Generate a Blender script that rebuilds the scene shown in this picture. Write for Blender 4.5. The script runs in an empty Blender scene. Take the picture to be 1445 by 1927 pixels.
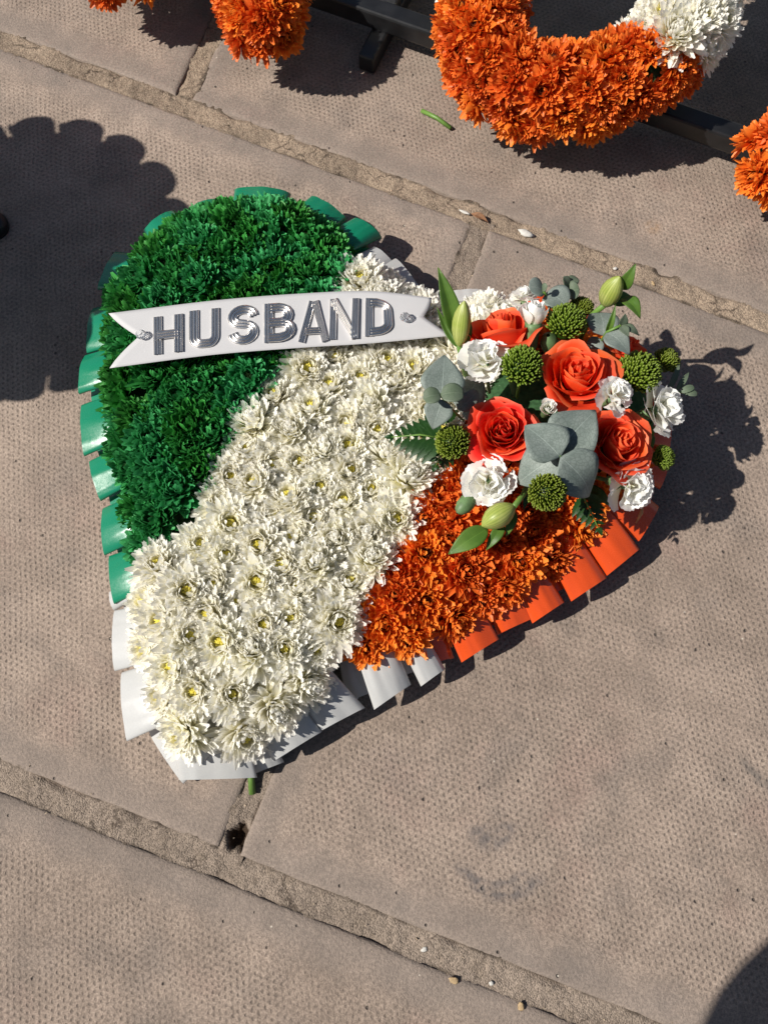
import bpy, math, random
import numpy as np
from mathutils import Vector, Matrix, noise

R = math.radians
rnd = random.Random(11)
scene = bpy.context.scene
col = scene.collection

# ------------------------------------------------------------------ camera, sky, sun
F_PX, W_PX, H_PX = 1448.0, 1445.0, 1927.0
TILT, CAM_H = R(16.0), 0.662
SUN_EL, SUN_AZ = R(45.0), R(9.5)          # shadows run to +x, turned SUN_AZ towards +y
cam_d = bpy.data.cameras.new('camera'); cam = bpy.data.objects.new('camera', cam_d); col.objects.link(cam)
cam.location = (0, 0, CAM_H); cam.rotation_euler = (TILT, 0, 0)
cam_d.sensor_fit = 'VERTICAL'; cam_d.sensor_height = 24.0; cam_d.lens = 24.0 * F_PX / H_PX
cam_d.clip_start = 0.02; cam_d.clip_end = 500
scene.camera = cam
world = bpy.data.worlds.new('World'); scene.world = world; world.use_nodes = True
wn = world.node_tree.nodes; wl = world.node_tree.links
bg = wn['Background']; sky = wn.new('ShaderNodeTexSky'); sky.sky_type = 'NISHITA'; sky.sun_disc = False
sky.sun_elevation = SUN_EL
to_sun = Vector((-math.cos(SUN_EL) * math.cos(SUN_AZ), -math.cos(SUN_EL) * math.sin(SUN_AZ), math.sin(SUN_EL)))
sky.sun_rotation = math.atan2(to_sun.x, to_sun.y)
wl.new(sky.outputs[0], bg.inputs[0]); bg.inputs[1].default_value = 0.05
sun_d = bpy.data.lights.new('sun', 'SUN'); sun_d.energy = 5.0; sun_d.angle = R(0.53); sun_d.color = (1.0, 0.955, 0.88)
sun = bpy.data.objects.new('sun', sun_d); col.objects.link(sun)
sun.rotation_euler = to_sun.to_track_quat('Z', 'Y').to_euler(); sun.location = to_sun * 5
vs = scene.view_settings; vs.view_transform = 'Standard'; vs.look = 'None'; vs.exposure = 0.3; vs.gamma = 1.0
vs.use_curve_mapping = False
scene.cycles.max_bounces = 9; scene.cycles.diffuse_bounces = 8; scene.cycles.glossy_bounces = 3; scene.cycles.transmission_bounces = 5

# ------------------------------------------------------------------ helpers
FW = Vector((0, math.sin(TILT), -math.cos(TILT))); UP = Vector((0, math.cos(TILT), math.sin(TILT))); CAM = Vector((0, 0, CAM_H))
def ray(px, py):
    return FW + Vector((1, 0, 0)) * ((px - W_PX / 2) / F_PX) + UP * ((H_PX / 2 - py) / F_PX)
def P(px, py, h=0.0):
    d = ray(px, py); return CAM + d * ((h - CAM_H) / d.z)
def Pplane(px, py, o, n):
    d = ray(px, py); return CAM + d * ((o - CAM).dot(n) / d.dot(n))

def mesh(name, verts, faces, mat=None, pt=None, uv=None, smooth=True):
    m = bpy.data.meshes.new(name)
    m.from_pydata([tuple(v) for v in verts], [], faces)
    if smooth: m.polygons.foreach_set('use_smooth', [True] * len(m.polygons))
    if pt is not None:
        a = m.attributes.new('pt', 'FLOAT_COLOR', 'POINT')
        a.data.foreach_set('color', np.array(pt, dtype=np.float32).ravel())
    if uv is not None:
        l = m.uv_layers.new(name='UVMap')
        vi = np.empty(len(m.loops), dtype=np.int32); m.loops.foreach_get('vertex_index', vi)
        l.data.foreach_set('uv', np.array(uv, dtype=np.float32)[vi].ravel())
    if mat: m.materials.append(mat)
    m.update()
    return m
def link(name, m, parent=None, loc=(0, 0, 0), rot=None, scale=None):
    o = bpy.data.objects.new(name, m); col.objects.link(o)
    if parent: o.parent = parent
    o.location = loc
    if rot is not None: o.rotation_mode = 'QUATERNION'; o.rotation_quaternion = rot
    if scale is not None: o.scale = (scale,) * 3 if isinstance(scale, (int, float)) else scale
    return o
def tag(o, label=None, cat=None, group=None, kind=None):
    if label: o['label'] = label
    if cat: o['category'] = cat
    if group: o['group'] = group
    if kind: o['kind'] = kind
    return o
def empty(name, loc):
    o = bpy.data.objects.new(name, None); col.objects.link(o); o.location = loc; o.empty_display_size = 0.02
    return o
def aim(axis, spin=0.0):
    """rotation taking +Z to axis, spun about it"""
    return Vector((0, 0, 1)).rotation_difference(Vector(axis).normalized()) @ Matrix.Rotation(spin, 3, 'Z').to_quaternion()

class MB:
    def __init__(s): s.v = []; s.f = []; s.p = []; s.u = []
    def grid(s, pts, pt=None, uv=None, closed=False):
        """pts[i][j] rows; adds quads"""
        b = len(s.v); n = len(pts); m = len(pts[0])
        for i in range(n):
            for j in range(m):
                s.v.append(pts[i][j])
                s.p.append(pt[i][j] if pt else (i / max(1, n - 1), 0.5, j / max(1, m - 1), 1))
                s.u.append(uv[i][j] if uv else (j / max(1, m - 1), i / max(1, n - 1)))
        for i in range(n - 1):
            for j in range(m if closed else m - 1):
                k = (j + 1) % m
                s.f.append((b + i * m + j, b + i * m + k, b + (i + 1) * m + k, b + (i + 1) * m + j))
    def tube(s, path, rad, seg=8, g=0.5):
        rows = []; n = len(path)
        for i, c in enumerate(path):
            c = Vector(c); t = (Vector(path[min(n - 1, i + 1)]) - Vector(path[max(0, i - 1)])).normalized()
            a = t.orthogonal().normalized() if i == 0 else (pa - t * pa.dot(t)).normalized()
            pa = a; b = t.cross(a); r = rad[i] if isinstance(rad, (list, tuple)) else rad
            rows.append([c + a * (r * math.cos(2 * math.pi * k / seg)) + b * (r * math.sin(2 * math.pi * k / seg)) for k in range(seg)])
        self_b = len(s.v); s.grid(rows, closed=True)
        s.f.append(tuple(self_b + k for k in range(seg))[::-1]); e = self_b + (n - 1) * seg
        s.f.append(tuple(e + k for k in range(seg)))
    def box(s, c, ax, ay, az):
        """c centre, half axes"""
        b = len(s.v)
        for sx in (-1, 1):
            for sy in (-1, 1):
                for sz in (-1, 1):
                    s.v.append(Vector(c) + ax * sx + ay * sy + az * sz); s.p.append((0.5, 0.5, 0.5, 1)); s.u.append((0, 0))
        for f in ((0, 1, 3, 2), (4, 6, 7, 5), (0, 4, 5, 1), (2, 3, 7, 6), (0, 2, 6, 4), (1, 5, 7, 3)):
            s.f.append(tuple(b + k for k in f))
    def done(s, name, mat, smooth=True): return mesh(name, s.v, s.f, mat, s.p, s.u, smooth)

# ------------------------------------------------------------------ materials
def newmat(name):
    m = bpy.data.materials.new(name); m.use_nodes = True
    return m, m.node_tree.nodes, m.node_tree.links, m.node_tree.nodes['Principled BSDF']
def nd(ns, t, **k):
    n = ns.new(t)
    for a, v in k.items():
        if a.startswith('i_'): n.inputs[int(a[2:])].default_value = v
        else: setattr(n, a, v)
    return n
def ramp(ns, stops, interp='LINEAR'):
    r = ns.new('ShaderNodeValToRGB'); r.color_ramp.interpolation = interp
    e = r.color_ramp.elements
    while len(e) < len(stops): e.new(0.5)
    for k, (p, c) in enumerate(stops):
        e[k].position = p; e[k].color = (*c, 1) if len(c) == 3 else c
    return r
def mixc(ns, ls, fac, a, b, mode='MIX'):
    n = ns.new('ShaderNodeMix'); n.data_type = 'RGBA'; n.blend_type = mode
    for sock, v in ((n.inputs[0], fac), (n.inputs[6], a), (n.inputs[7], b)):
        if hasattr(v, 'links'): ls.new(v, sock)
        elif isinstance(v, (int, float)): sock.default_value = v
        else: sock.default_value = (*v, 1)
    return n.outputs[2]
def math_(ns, ls, op, a, b=None, c=None, clamp=False):
    n = ns.new('ShaderNodeMath'); n.operation = op; n.use_clamp = clamp
    for i, v in enumerate((a, b, c)):
        if v is None: continue
        if hasattr(v, 'links'): ls.new(v, n.inputs[i])
        else: n.inputs[i].default_value = v
    return n.outputs[0]
def maprange(ns, ls, v, a, b, c=0.0, d=1.0):
    n = ns.new('ShaderNodeMapRange'); n.interpolation_type = 'SMOOTHSTEP'
    ls.new(v, n.inputs[0])
    for i, x in enumerate((a, b, c, d)): n.inputs[1 + i].default_value = x
    return n.outputs[0]

def petal_mat(name, stops, rough=0.5, spec=0.3, trans=0.25, tcol=None, vary=0.12, bump=0.0):
    """colour along the petal (pt.r), random by petal (pt.g); part of the light passes through"""
    m, ns, ls, b = newmat(name)
    at = nd(ns, 'ShaderNodeAttribute', attribute_name='pt'); sp = nd(ns, 'ShaderNodeSeparateColor'); ls.new(at.outputs[0], sp.inputs[0])
    rp = ramp(ns, stops); ls.new(sp.outputs[0], rp.inputs[0])
    oi = nd(ns, 'ShaderNodeObjectInfo')
    s1 = math_(ns, ls, 'ADD', sp.outputs[1], oi.outputs['Random'])
    val = maprange(ns, ls, s1, 0.0, 2.0, 1 - vary, 1 + vary)
    hs = nd(ns, 'ShaderNodeHueSaturation'); ls.new(rp.outputs[0], hs.inputs['Color']); ls.new(val, hs.inputs['Value'])
    hv = maprange(ns, ls, oi.outputs['Random'], 0, 1, 0.5 - vary * 0.06, 0.5 + vary * 0.06); ls.new(hv, hs.inputs['Hue'])
    b.inputs['Roughness'].default_value = rough; b.inputs['Specular IOR Level'].default_value = spec
    ls.new(hs.outputs[0], b.inputs['Base Color'])
    tr = nd(ns, 'ShaderNodeBsdfTranslucent')
    if tcol: tr.inputs[0].default_value = (*tcol, 1)
    else: ls.new(hs.outputs[0], tr.inputs[0])
    if bump:
        uvn = nd(ns, 'ShaderNodeUVMap'); mp = nd(ns, 'ShaderNodeMapping'); mp.inputs['Scale'].default_value = (9, 1.2, 1); ls.new(uvn.outputs[0], mp.inputs[0])
        nz = nd(ns, 'ShaderNodeTexNoise', i_2=3.0); ls.new(mp.outputs[0], nz.inputs[0])
        bp = nd(ns, 'ShaderNodeBump'); bp.inputs[0].default_value = bump; bp.inputs[1].default_value = 0.00035
        ls.new(nz.outputs[0], bp.inputs['Height']); ls.new(bp.outputs[0], b.inputs['Normal']); ls.new(bp.outputs[0], tr.inputs['Normal'])
    mx = nd(ns, 'ShaderNodeMixShader'); mx.inputs[0].default_value = trans
    ls.new(b.outputs[0], mx.inputs[1]); ls.new(tr.outputs[0], mx.inputs[2]); ls.new(mx.outputs[0], ns['Material Output'].inputs[0])
    return m
def plain(name, c, rough=0.5, spec=0.4, metal=0.0, noise_amt=0.0, scale=60, bump=0.0, bscale=200):
    m, ns, ls, b = newmat(name)
    b.inputs['Base Color'].default_value = (*c, 1); b.inputs['Roughness'].default_value = rough
    b.inputs['Specular IOR Level'].default_value = spec; b.inputs['Metallic'].default_value = metal
    tc = nd(ns, 'ShaderNodeTexCoord')
    if noise_amt:
        nz = nd(ns, 'ShaderNodeTexNoise'); nz.inputs['Scale'].default_value = scale; nz.inputs['Detail'].default_value = 6
        ls.new(tc.outputs['Object'], nz.inputs[0])
        v = maprange(ns, ls, nz.outputs[0], 0.25, 0.75, 1 - noise_amt, 1 + noise_amt)
        hs = nd(ns, 'ShaderNodeHueSaturation'); hs.inputs['Color'].default_value = (*c, 1); ls.new(v, hs.inputs['Value'])
        ls.new(hs.outputs[0], b.inputs['Base Color'])
    if bump:
        nz = nd(ns, 'ShaderNodeTexNoise'); nz.inputs['Scale'].default_value = bscale; nz.inputs['Detail'].default_value = 4
        ls.new(tc.outputs['Object'], nz.inputs[0])
        bp = nd(ns, 'ShaderNodeBump'); bp.inputs[0].default_value = bump; bp.inputs[1].default_value = 0.001
        ls.new(nz.outputs[0], bp.inputs['Height']); ls.new(bp.outputs[0], b.inputs['Normal'])
    return m

M = {}
M['white'] = petal_mat('white_petal', [(0.0, (0.66, 0.62, 0.22)), (0.22, (0.85, 0.81, 0.54)), (0.6, (0.93, 0.905, 0.78)), (1.0, (0.945, 0.93, 0.885))], 0.7, 0.12, 0.48, vary=0.04)
M['green'] = petal_mat('dyed_green_petal', [(0.0, (0.020, 0.13, 0.028)), (0.6, (0.032, 0.235, 0.050)), (0.93, (0.055, 0.33, 0.08)), (1.0, (0.09, 0.42, 0.12))], 0.42, 0.32, 0.30, vary=0.34, bump=0.4)
M['orange'] = petal_mat('dyed_orange_petal', [(0.0, (0.50, 0.07, 0.007)), (0.5, (0.74, 0.135, 0.011)), (1.0, (0.86, 0.235, 0.035))], 0.42, 0.35, 0.28, vary=0.12, bump=0.4)
M['eye'] = plain('flower_eye', (0.80, 0.72, 0.16), 0.7, 0.2, noise_amt=0.3, scale=700)
M['dark_eye'] = plain('dyed_flower_eye', (0.02, 0.045, 0.012), 0.7, 0.2)
M['rust_eye'] = plain('dyed_orange_eye', (0.10, 0.016, 0.005), 0.7, 0.2)
M['rose'] = petal_mat('rose_petal', [(0.0, (0.62, 0.13, 0.01)), (0.35, (0.80, 0.064, 0.016)), (0.85, (0.86, 0.086, 0.022)), (1.0, (0.88, 0.17, 0.07))], 0.5, 0.28, 0.28, vary=0.08, bump=0.3)
M['rose_red'] = petal_mat('red_rose_petal', [(0.0, (0.60, 0.12, 0.01)), (0.35, (0.78, 0.040, 0.016)), (0.88, (0.84, 0.058, 0.020)), (1.0, (0.88, 0.16, 0.08))], 0.5, 0.28, 0.28, vary=0.10, bump=0.3)
M['carnation'] = petal_mat('carnation_petal', [(0.0, (0.72, 0.74, 0.45)), (0.35, (0.82, 0.81, 0.70)), (1.0, (0.90, 0.895, 0.885))], 0.65, 0.15, 0.42, vary=0.03)
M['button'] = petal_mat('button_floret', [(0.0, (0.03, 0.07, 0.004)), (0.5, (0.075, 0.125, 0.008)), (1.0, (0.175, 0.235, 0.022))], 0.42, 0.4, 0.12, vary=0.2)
M['stem'] = plain('stem_green', (0.10, 0.19, 0.035), 0.45, 0.4, noise_amt=0.25, scale=120)
M['calyx'] = plain('calyx_green', (0.10, 0.17, 0.07), 0.5, 0.35, noise_amt=0.25, scale=150)
M['foam'] = plain('foam', (0.03, 0.075, 0.03), 0.9, 0.1, noise_amt=0.3, scale=300)
M['poly'] = plain('polystyrene', (0.75, 0.75, 0.73), 0.8, 0.2, bump=0.3)
M['black'] = plain('black_paint', (0.012, 0.012, 0.013), 0.38, 0.5, noise_amt=0.5, scale=40, bump=0.15, bscale=300)
M['chrome'] = plain('chrome', (0.72, 0.69, 0.66), 0.26, 0.5, metal=1.0, bump=0.04, bscale=250)
M['card'] = plain('banner_satin', (0.489, 0.481, 0.485), 0.6, 0.25, noise_amt=0.02, bump=0.05, bscale=900)
M['twig'] = plain('dry_twig', (0.42, 0.19, 0.08), 0.7, 0.3, noise_amt=0.3, scale=300)
M['chip'] = plain('white_chip', (0.52, 0.50, 0.46), 0.6, 0.3, noise_amt=0.12, scale=300)
M['pebble'] = plain('ochre_pebble', (0.38, 0.27, 0.15), 0.7, 0.3, noise_amt=0.25, scale=400)
M['sandgrain'] = plain('sand_grain', (0.36, 0.28, 0.20), 0.8, 0.3, noise_amt=0.5, scale=150)
M['dryleaf'] = plain('dry_leaf', (0.20, 0.10, 0.05), 0.7, 0.3, noise_amt=0.4, scale=300)

def ribbon_mat(name, c):
    m, ns, ls, b = newmat(name)
    b.inputs['Base Color'].default_value = (*c, 1); b.inputs['Roughness'].default_value = 0.30
    b.inputs['Specular IOR Level'].default_value = 0.65
    tc = nd(ns, 'ShaderNodeTexCoord')
    nz = nd(ns, 'ShaderNodeTexNoise'); nz.inputs['Scale'].default_value = 1500; ls.new(tc.outputs['Object'], nz.inputs[0])
    rr = maprange(ns, ls, nz.outputs[0], 0.3, 0.7, 0.19, 0.30); ls.new(rr, b.inputs['Roughness'])
    n2 = nd(ns, 'ShaderNodeTexNoise'); n2.inputs['Scale'].default_value = 45; n2.inputs['Detail'].default_value = 3; ls.new(tc.outputs['Object'], n2.inputs[0])
    bp = nd(ns, 'ShaderNodeBump'); bp.inputs[0].default_value = 0.22; bp.inputs[1].default_value = 0.002
    ls.new(n2.outputs[0], bp.inputs['Height']); ls.new(bp.outputs[0], b.inputs['Normal'])
    tr = nd(ns, 'ShaderNodeBsdfTranslucent'); tr.inputs[0].default_value = (*c, 1)
    mx = nd(ns, 'ShaderNodeMixShader'); mx.inputs[0].default_value = 0.12
    ls.new(b.outputs[0], mx.inputs[1]); ls.new(tr.outputs[0], mx.inputs[2]); ls.new(mx.outputs[0], ns['Material Output'].inputs[0])
    return m
M['rib_green'] = ribbon_mat('green_ribbon', (0.006, 0.20, 0.105))
M['rib_white'] = ribbon_mat('white_ribbon', (0.489, 0.489, 0.481))
M['rib_orange'] = ribbon_mat('orange_ribbon', (0.68, 0.078, 0.014))

def leaf_mat(name, c1, c2, veins='net', vein_c=None, rough=0.5, spec=0.3, trans=0.15, scale=15.0):
    m, ns, ls, b = newmat(name)
    uv = nd(ns, 'ShaderNodeUVMap'); oi = nd(ns, 'ShaderNodeObjectInfo')
    mp = nd(ns, 'ShaderNodeMapping'); ls.new(uv.outputs[0], mp.inputs[0])
    if veins == 'net':
        mp.inputs['Scale'].default_value = (scale, scale, 1)
        vo = nd(ns, 'ShaderNodeTexVoronoi', feature='DISTANCE_TO_EDGE'); vo.inputs['Scale'].default_value = 1.0
        ls.new(mp.outputs[0], vo.inputs[0]); line = maprange(ns, ls, vo.outputs[0], 0.0, 0.14, 1.0, 0.0)
    else:
        mp.inputs['Scale'].default_value = (scale, 0.6, 1)
        wv = nd(ns, 'ShaderNodeTexWave', bands_direction='X'); wv.inputs['Scale'].default_value = 0.5; wv.inputs['Distortion'].default_value = 0.8
        ls.new(mp.outputs[0], wv.inputs[0]); line = maprange(ns, ls, wv.outputs[1], 0.55, 0.95, 0.0, 1.0)
    sx = nd(ns, 'ShaderNodeSeparateXYZ'); ls.new(uv.outputs[0], sx.inputs[0])
    mid = math_(ns, ls, 'ABSOLUTE', math_(ns, ls, 'SUBTRACT', sx.outputs[0], 0.5)); midl = maprange(ns, ls, mid, 0.0, 0.022, 1.0, 0.0)
    tc = nd(ns, 'ShaderNodeTexCoord'); nz = nd(ns, 'ShaderNodeTexNoise'); nz.inputs['Scale'].default_value = 70; nz.inputs['Detail'].default_value = 5
    ls.new(tc.outputs['Object'], nz.inputs[0])
    base = mixc(ns, ls, maprange(ns, ls, nz.outputs[0], 0.3, 0.7), c1, c2)
    base = mixc(ns, ls, math_(ns, ls, 'MULTIPLY', line, 0.42), base, vein_c or tuple(x * 0.45 for x in c1))
    base = mixc(ns, ls, math_(ns, ls, 'MULTIPLY', midl, 0.4), base, tuple(min(1, x * 1.7) for x in c2))
    ls.new(base, b.inputs['Base Color']); b.inputs['Roughness'].default_value = rough; b.inputs['Specular IOR Level'].default_value = spec
    hgt = math_(ns, ls, 'ADD', math_(ns, ls, 'MULTIPLY', line, -0.6), math_(ns, ls, 'MULTIPLY', midl, -0.8))
    bp = nd(ns, 'ShaderNodeBump'); bp.inputs[0].default_value = 0.18; bp.inputs[1].default_value = 0.0006
    ls.new(hgt, bp.inputs['Height']); ls.new(bp.outputs[0], b.inputs['Normal'])
    tr = nd(ns, 'ShaderNodeBsdfTranslucent'); ls.new(base, tr.inputs[0]); mx = nd(ns, 'ShaderNodeMixShader'); mx.inputs[0].default_value = trans
    ls.new(b.outputs[0], mx.inputs[1]); ls.new(tr.outputs[0], mx.inputs[2]); ls.new(mx.outputs[0], ns['Material Output'].inputs[0])
    return m
M['euc'] = leaf_mat('eucalyptus_leaf', (0.165, 0.200, 0.178), (0.225, 0.260, 0.235), 'net', (0.070, 0.092, 0.078), 0.5, 0.3, 0.1)
M['euc_young'] = leaf_mat('young_eucalyptus_leaf', (0.10, 0.14, 0.085), (0.15, 0.185, 0.13), 'net', (0.06, 0.085, 0.05), 0.5, 0.3, 0.15)
M['lance'] = leaf_mat('lance_leaf', (0.07, 0.15, 0.02), (0.12, 0.22, 0.035), 'par', (0.04, 0.10, 0.015), 0.4, 0.4, 0.25, 10)
M['bud'] = leaf_mat('striped_bud', (0.30, 0.36, 0.07), (0.40, 0.42, 0.14), 'par', (0.10, 0.17, 0.025), 0.4, 0.4, 0.15, 14)
M['fern'] = leaf_mat('fern_leaf', (0.010, 0.040, 0.007), (0.018, 0.058, 0.010), 'par', (0.009, 0.030, 0.006), 0.38, 0.35, 0.08, 4)
M['clear'], _n, _l, _b = newmat('cut_glass')
_b.inputs['Transmission Weight'].default_value = 0.9; _b.inputs['Roughness'].default_value = 0.03; _b.inputs['IOR'].default_value = 1.6
_b.inputs['Base Color'].default_value = (0.95, 0.95, 0.95, 1); _b.inputs['Metallic'].default_value = 0.0

# ------------------------------------------------------------------ paving
def slab_material():
    m, ns, ls, b = newmat('dimpled_paving')
    uv = nd(ns, 'ShaderNodeUVMap'); at = nd(ns, 'ShaderNodeAttribute', attribute_name='pt'); sp = nd(ns, 'ShaderNodeSeparateColor'); ls.new(at.outputs[0], sp.inputs[0])
    geo = nd(ns, 'ShaderNodeNewGeometry'); oi = nd(ns, 'ShaderNodeObjectInfo')
    def nz(scale, detail=4, rough=0.55, src=geo.outputs['Position']):
        n = nd(ns, 'ShaderNodeTexNoise'); n.inputs['Scale'].default_value = scale; n.inputs['Detail'].default_value = detail; n.inputs['Roughness'].default_value = rough
        ls.new(src, n.inputs[0]); return n
    # hexagonal field of small dimples, a little irregular
    wob = nz(28, 1); wv = nd(ns, 'ShaderNodeVectorMath', operation='SCALE'); ls.new(wob.outputs[1], wv.inputs[0]); wv.inputs['Scale'].default_value = 0.005
    uvw = nd(ns, 'ShaderNodeVectorMath', operation='ADD'); ls.new(uv.outputs[0], uvw.inputs[0]); ls.new(wv.outputs[0], uvw.inputs[1])
    w2 = nz(160, 1); wv2 = nd(ns, 'ShaderNodeVectorMath', operation='SCALE'); ls.new(w2.outputs[1], wv2.inputs[0]); wv2.inputs['Scale'].default_value = 0.0018
    uvx = nd(ns, 'ShaderNodeVectorMath', operation='ADD'); ls.new(uvw.outputs[0], uvx.inputs[0]); ls.new(wv2.outputs[0], uvx.inputs[1])
    k = 2 * math.pi / (0.0054 * math.sqrt(3) / 2); acc = None
    for a in (90, 30, 150):
        dt = nd(ns, 'ShaderNodeVectorMath', operation='DOT_PRODUCT'); ls.new(uvx.outputs[0], dt.inputs[0]); dt.inputs[1].default_value = (k * math.cos(R(a)), k * math.sin(R(a)), 0)
        c = math_(ns, ls, 'COSINE', dt.outputs['Value']); acc = c if acc is None else math_(ns, ls, 'ADD', acc, c)
    dots = maprange(ns, ls, acc, 0.1, 3.0)
    inner = maprange(ns, ls, sp.outputs[0], 0.020, 0.042)           # plain margin round each slab
    wear = maprange(ns, ls, nz(11, 3).outputs[0], 0.32, 0.62, 0.5, 1.0)
    dots = math_(ns, ls, 'MULTIPLY', math_(ns, ls, 'MULTIPLY', dots, inner), wear)
    # colour
    big = nz(6, 2); med = nz(34, 4, 0.6); fine = nz(420, 2, 0.7); grit = nz(1300, 1, 0.6); scuff = nz(120, 2)
    base = mixc(ns, ls, maprange(ns, ls, big.outputs[0], 0.32, 0.68), (0.256, 0.199, 0.160), (0.308, 0.241, 0.195))
    pink = maprange(ns, ls, nz(9, 3, 0.65).outputs[0], 0.53, 0.72, 0.0, 0.5)
    base = mixc(ns, ls, pink, base, (0.281, 0.196, 0.161))
    grey = maprange(ns, ls, nz(15, 3, 0.6).outputs[0], 0.52, 0.70, 0.0, 0.38)
    base = mixc(ns, ls, grey, base, (0.167, 0.141, 0.124))
    medv = math_(ns, ls, 'MULTIPLY', maprange(ns, ls, med.outputs[0], 0.3, 0.7, 0.88, 1.10), maprange(ns, ls, oi.outputs['Random'], 0, 1, 0.91, 1.07))
    hs = nd(ns, 'ShaderNodeHueSaturation'); ls.new(base, hs.inputs['Color'])
    spk = maprange(ns, ls, fine.outputs[0], 0.28, 0.72, 0.76, 1.22); gv = maprange(ns, ls, grit.outputs[0], 0.3, 0.7, 0.82, 1.18)
    ls.new(math_(ns, ls, 'MULTIPLY', math_(ns, ls, 'MULTIPLY', medv, spk), gv), hs.inputs['Value'])
    c = hs.outputs[0]
    marg = maprange(ns, ls, math_(ns, ls, 'ADD', sp.outputs[0], math_(ns, ls, 'MULTIPLY', math_(ns, ls, 'SUBTRACT', med.outputs[0], 0.5), 0.03)), 0.012, 0.040, 0.42, 0.0)
    c = mixc(ns, ls, marg, c, (0.183, 0.157, 0.140))
    c = mixc(ns, ls, math_(ns, ls, 'MULTIPLY', dots, 0.52), c, (0.122, 0.099, 0.082))
    # dark pits, odd pale grains
    vo = nd(ns, 'ShaderNodeTexVoronoi'); vo.inputs['Scale'].default_value = 90; ls.new(geo.outputs['Position'], vo.inputs[0])
    vs_ = nd(ns, 'ShaderNodeSeparateColor'); ls.new(vo.outputs['Color'], vs_.inputs[0])
    pit = math_(ns, ls, 'MULTIPLY', maprange(ns, ls, vo.outputs[0], 0.05, 0.15, 1.0, 0.0), maprange(ns, ls, vs_.outputs[0], 0.80, 0.82))
    c = mixc(ns, ls, math_(ns, ls, 'MULTIPLY', pit, 0.75), c, (0.06, 0.05, 0.045))
    pale = math_(ns, ls, 'MULTIPLY', maprange(ns, ls, vo.outputs[0], 0.03, 0.09, 1.0, 0.0), maprange(ns, ls, vs_.outputs[1], 0.93, 0.94))
    c = mixc(ns, ls, math_(ns, ls, 'MULTIPLY', pale, 0.8), c, (0.62, 0.56, 0.47))
    # scuffed arcs rubbed on the slab, one rust spot
    def arc(cen, r, w, a0, a1, amt, src):
        nonlocal c
        d = nd(ns, 'ShaderNodeVectorMath', operation='SUBTRACT'); ls.new(geo.outputs['Position'], d.inputs[0]); d.inputs[1].default_value = cen
        sx = nd(ns, 'ShaderNodeSeparateXYZ'); ls.new(d.outputs[0], sx.inputs[0])
        ln = nd(ns, 'ShaderNodeVectorMath', operation='LENGTH'); ls.new(d.outputs[0], ln.inputs[0])
        dd = math_(ns, ls, 'ABSOLUTE', math_(ns, ls, 'SUBTRACT', ln.outputs['Value'], r))
        ang = math_(ns, ls, 'ARCTAN2', sx.outputs[1], sx.outputs[0])
        mk = math_(ns, ls, 'MULTIPLY', maprange(ns, ls, ang, a0, a0 + 0.5), maprange(ns, ls, ang, a1 - 0.5, a1, 1.0, 0.0))
        mk = math_(ns, ls, 'MULTIPLY', mk, maprange(ns, ls, dd, 0.0, w, 1.0, 0.0)); mk = math_(ns, ls, 'MULTIPLY', mk, maprange(ns, ls, scuff.outputs[0], 0.35, 0.6, 0.2, 1.0))
        c = mixc(ns, ls, math_(ns, ls, 'MULTIPLY', mk, amt), c, src)
    a = P(945, 1590); arc(a, 0.036, 0.009, -2.9, -0.4, 0.85, (0.12, 0.105, 0.10))
    a = P(925, 1545); arc(a, 0.014, 0.013, -3.1, 0.1, 0.8, (0.12, 0.105, 0.10))
    a = P(925, 1560); arc(a, 0.040, 0.005, -2.6, -0.6, 0.7, (0.12, 0.105, 0.10))
    a = P(1470, 1400); arc(a, 0.035, 0.008, -3.1, -0.8, 0.8, (0.14, 0.12, 0.105))
    a = P(1228, 427); arc(a, 0.0, 0.012, -3.2, 3.7, 0.5, (0.30, 0.165, 0.07))
    ls.new(c, b.inputs['Base Color']); b.inputs['Roughness'].default_value = 0.85; b.inputs['Specular IOR Level'].default_value = 0.2
    h = math_(ns, ls, 'MULTIPLY', dots, -0.0006)
    h = math_(ns, ls, 'ADD', h, math_(ns, ls, 'MULTIPLY', fine.outputs[0], 0.0008)); h = math_(ns, ls, 'ADD', h, math_(ns, ls, 'MULTIPLY', grit.outputs[0], 0.0004))
    h = math_(ns, ls, 'ADD', h, math_(ns, ls, 'MULTIPLY', pit, -0.0015)); h = math_(ns, ls, 'ADD', h, math_(ns, ls, 'MULTIPLY', med.outputs[0], 0.0010))
    bp = nd(ns, 'ShaderNodeBump'); bp.inputs[0].default_value = 0.9; bp.inputs[1].default_value = 1.0
    ls.new(h, bp.inputs['Height']); ls.new(bp.outputs[0], b.inputs['Normal'])
    return m
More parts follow.
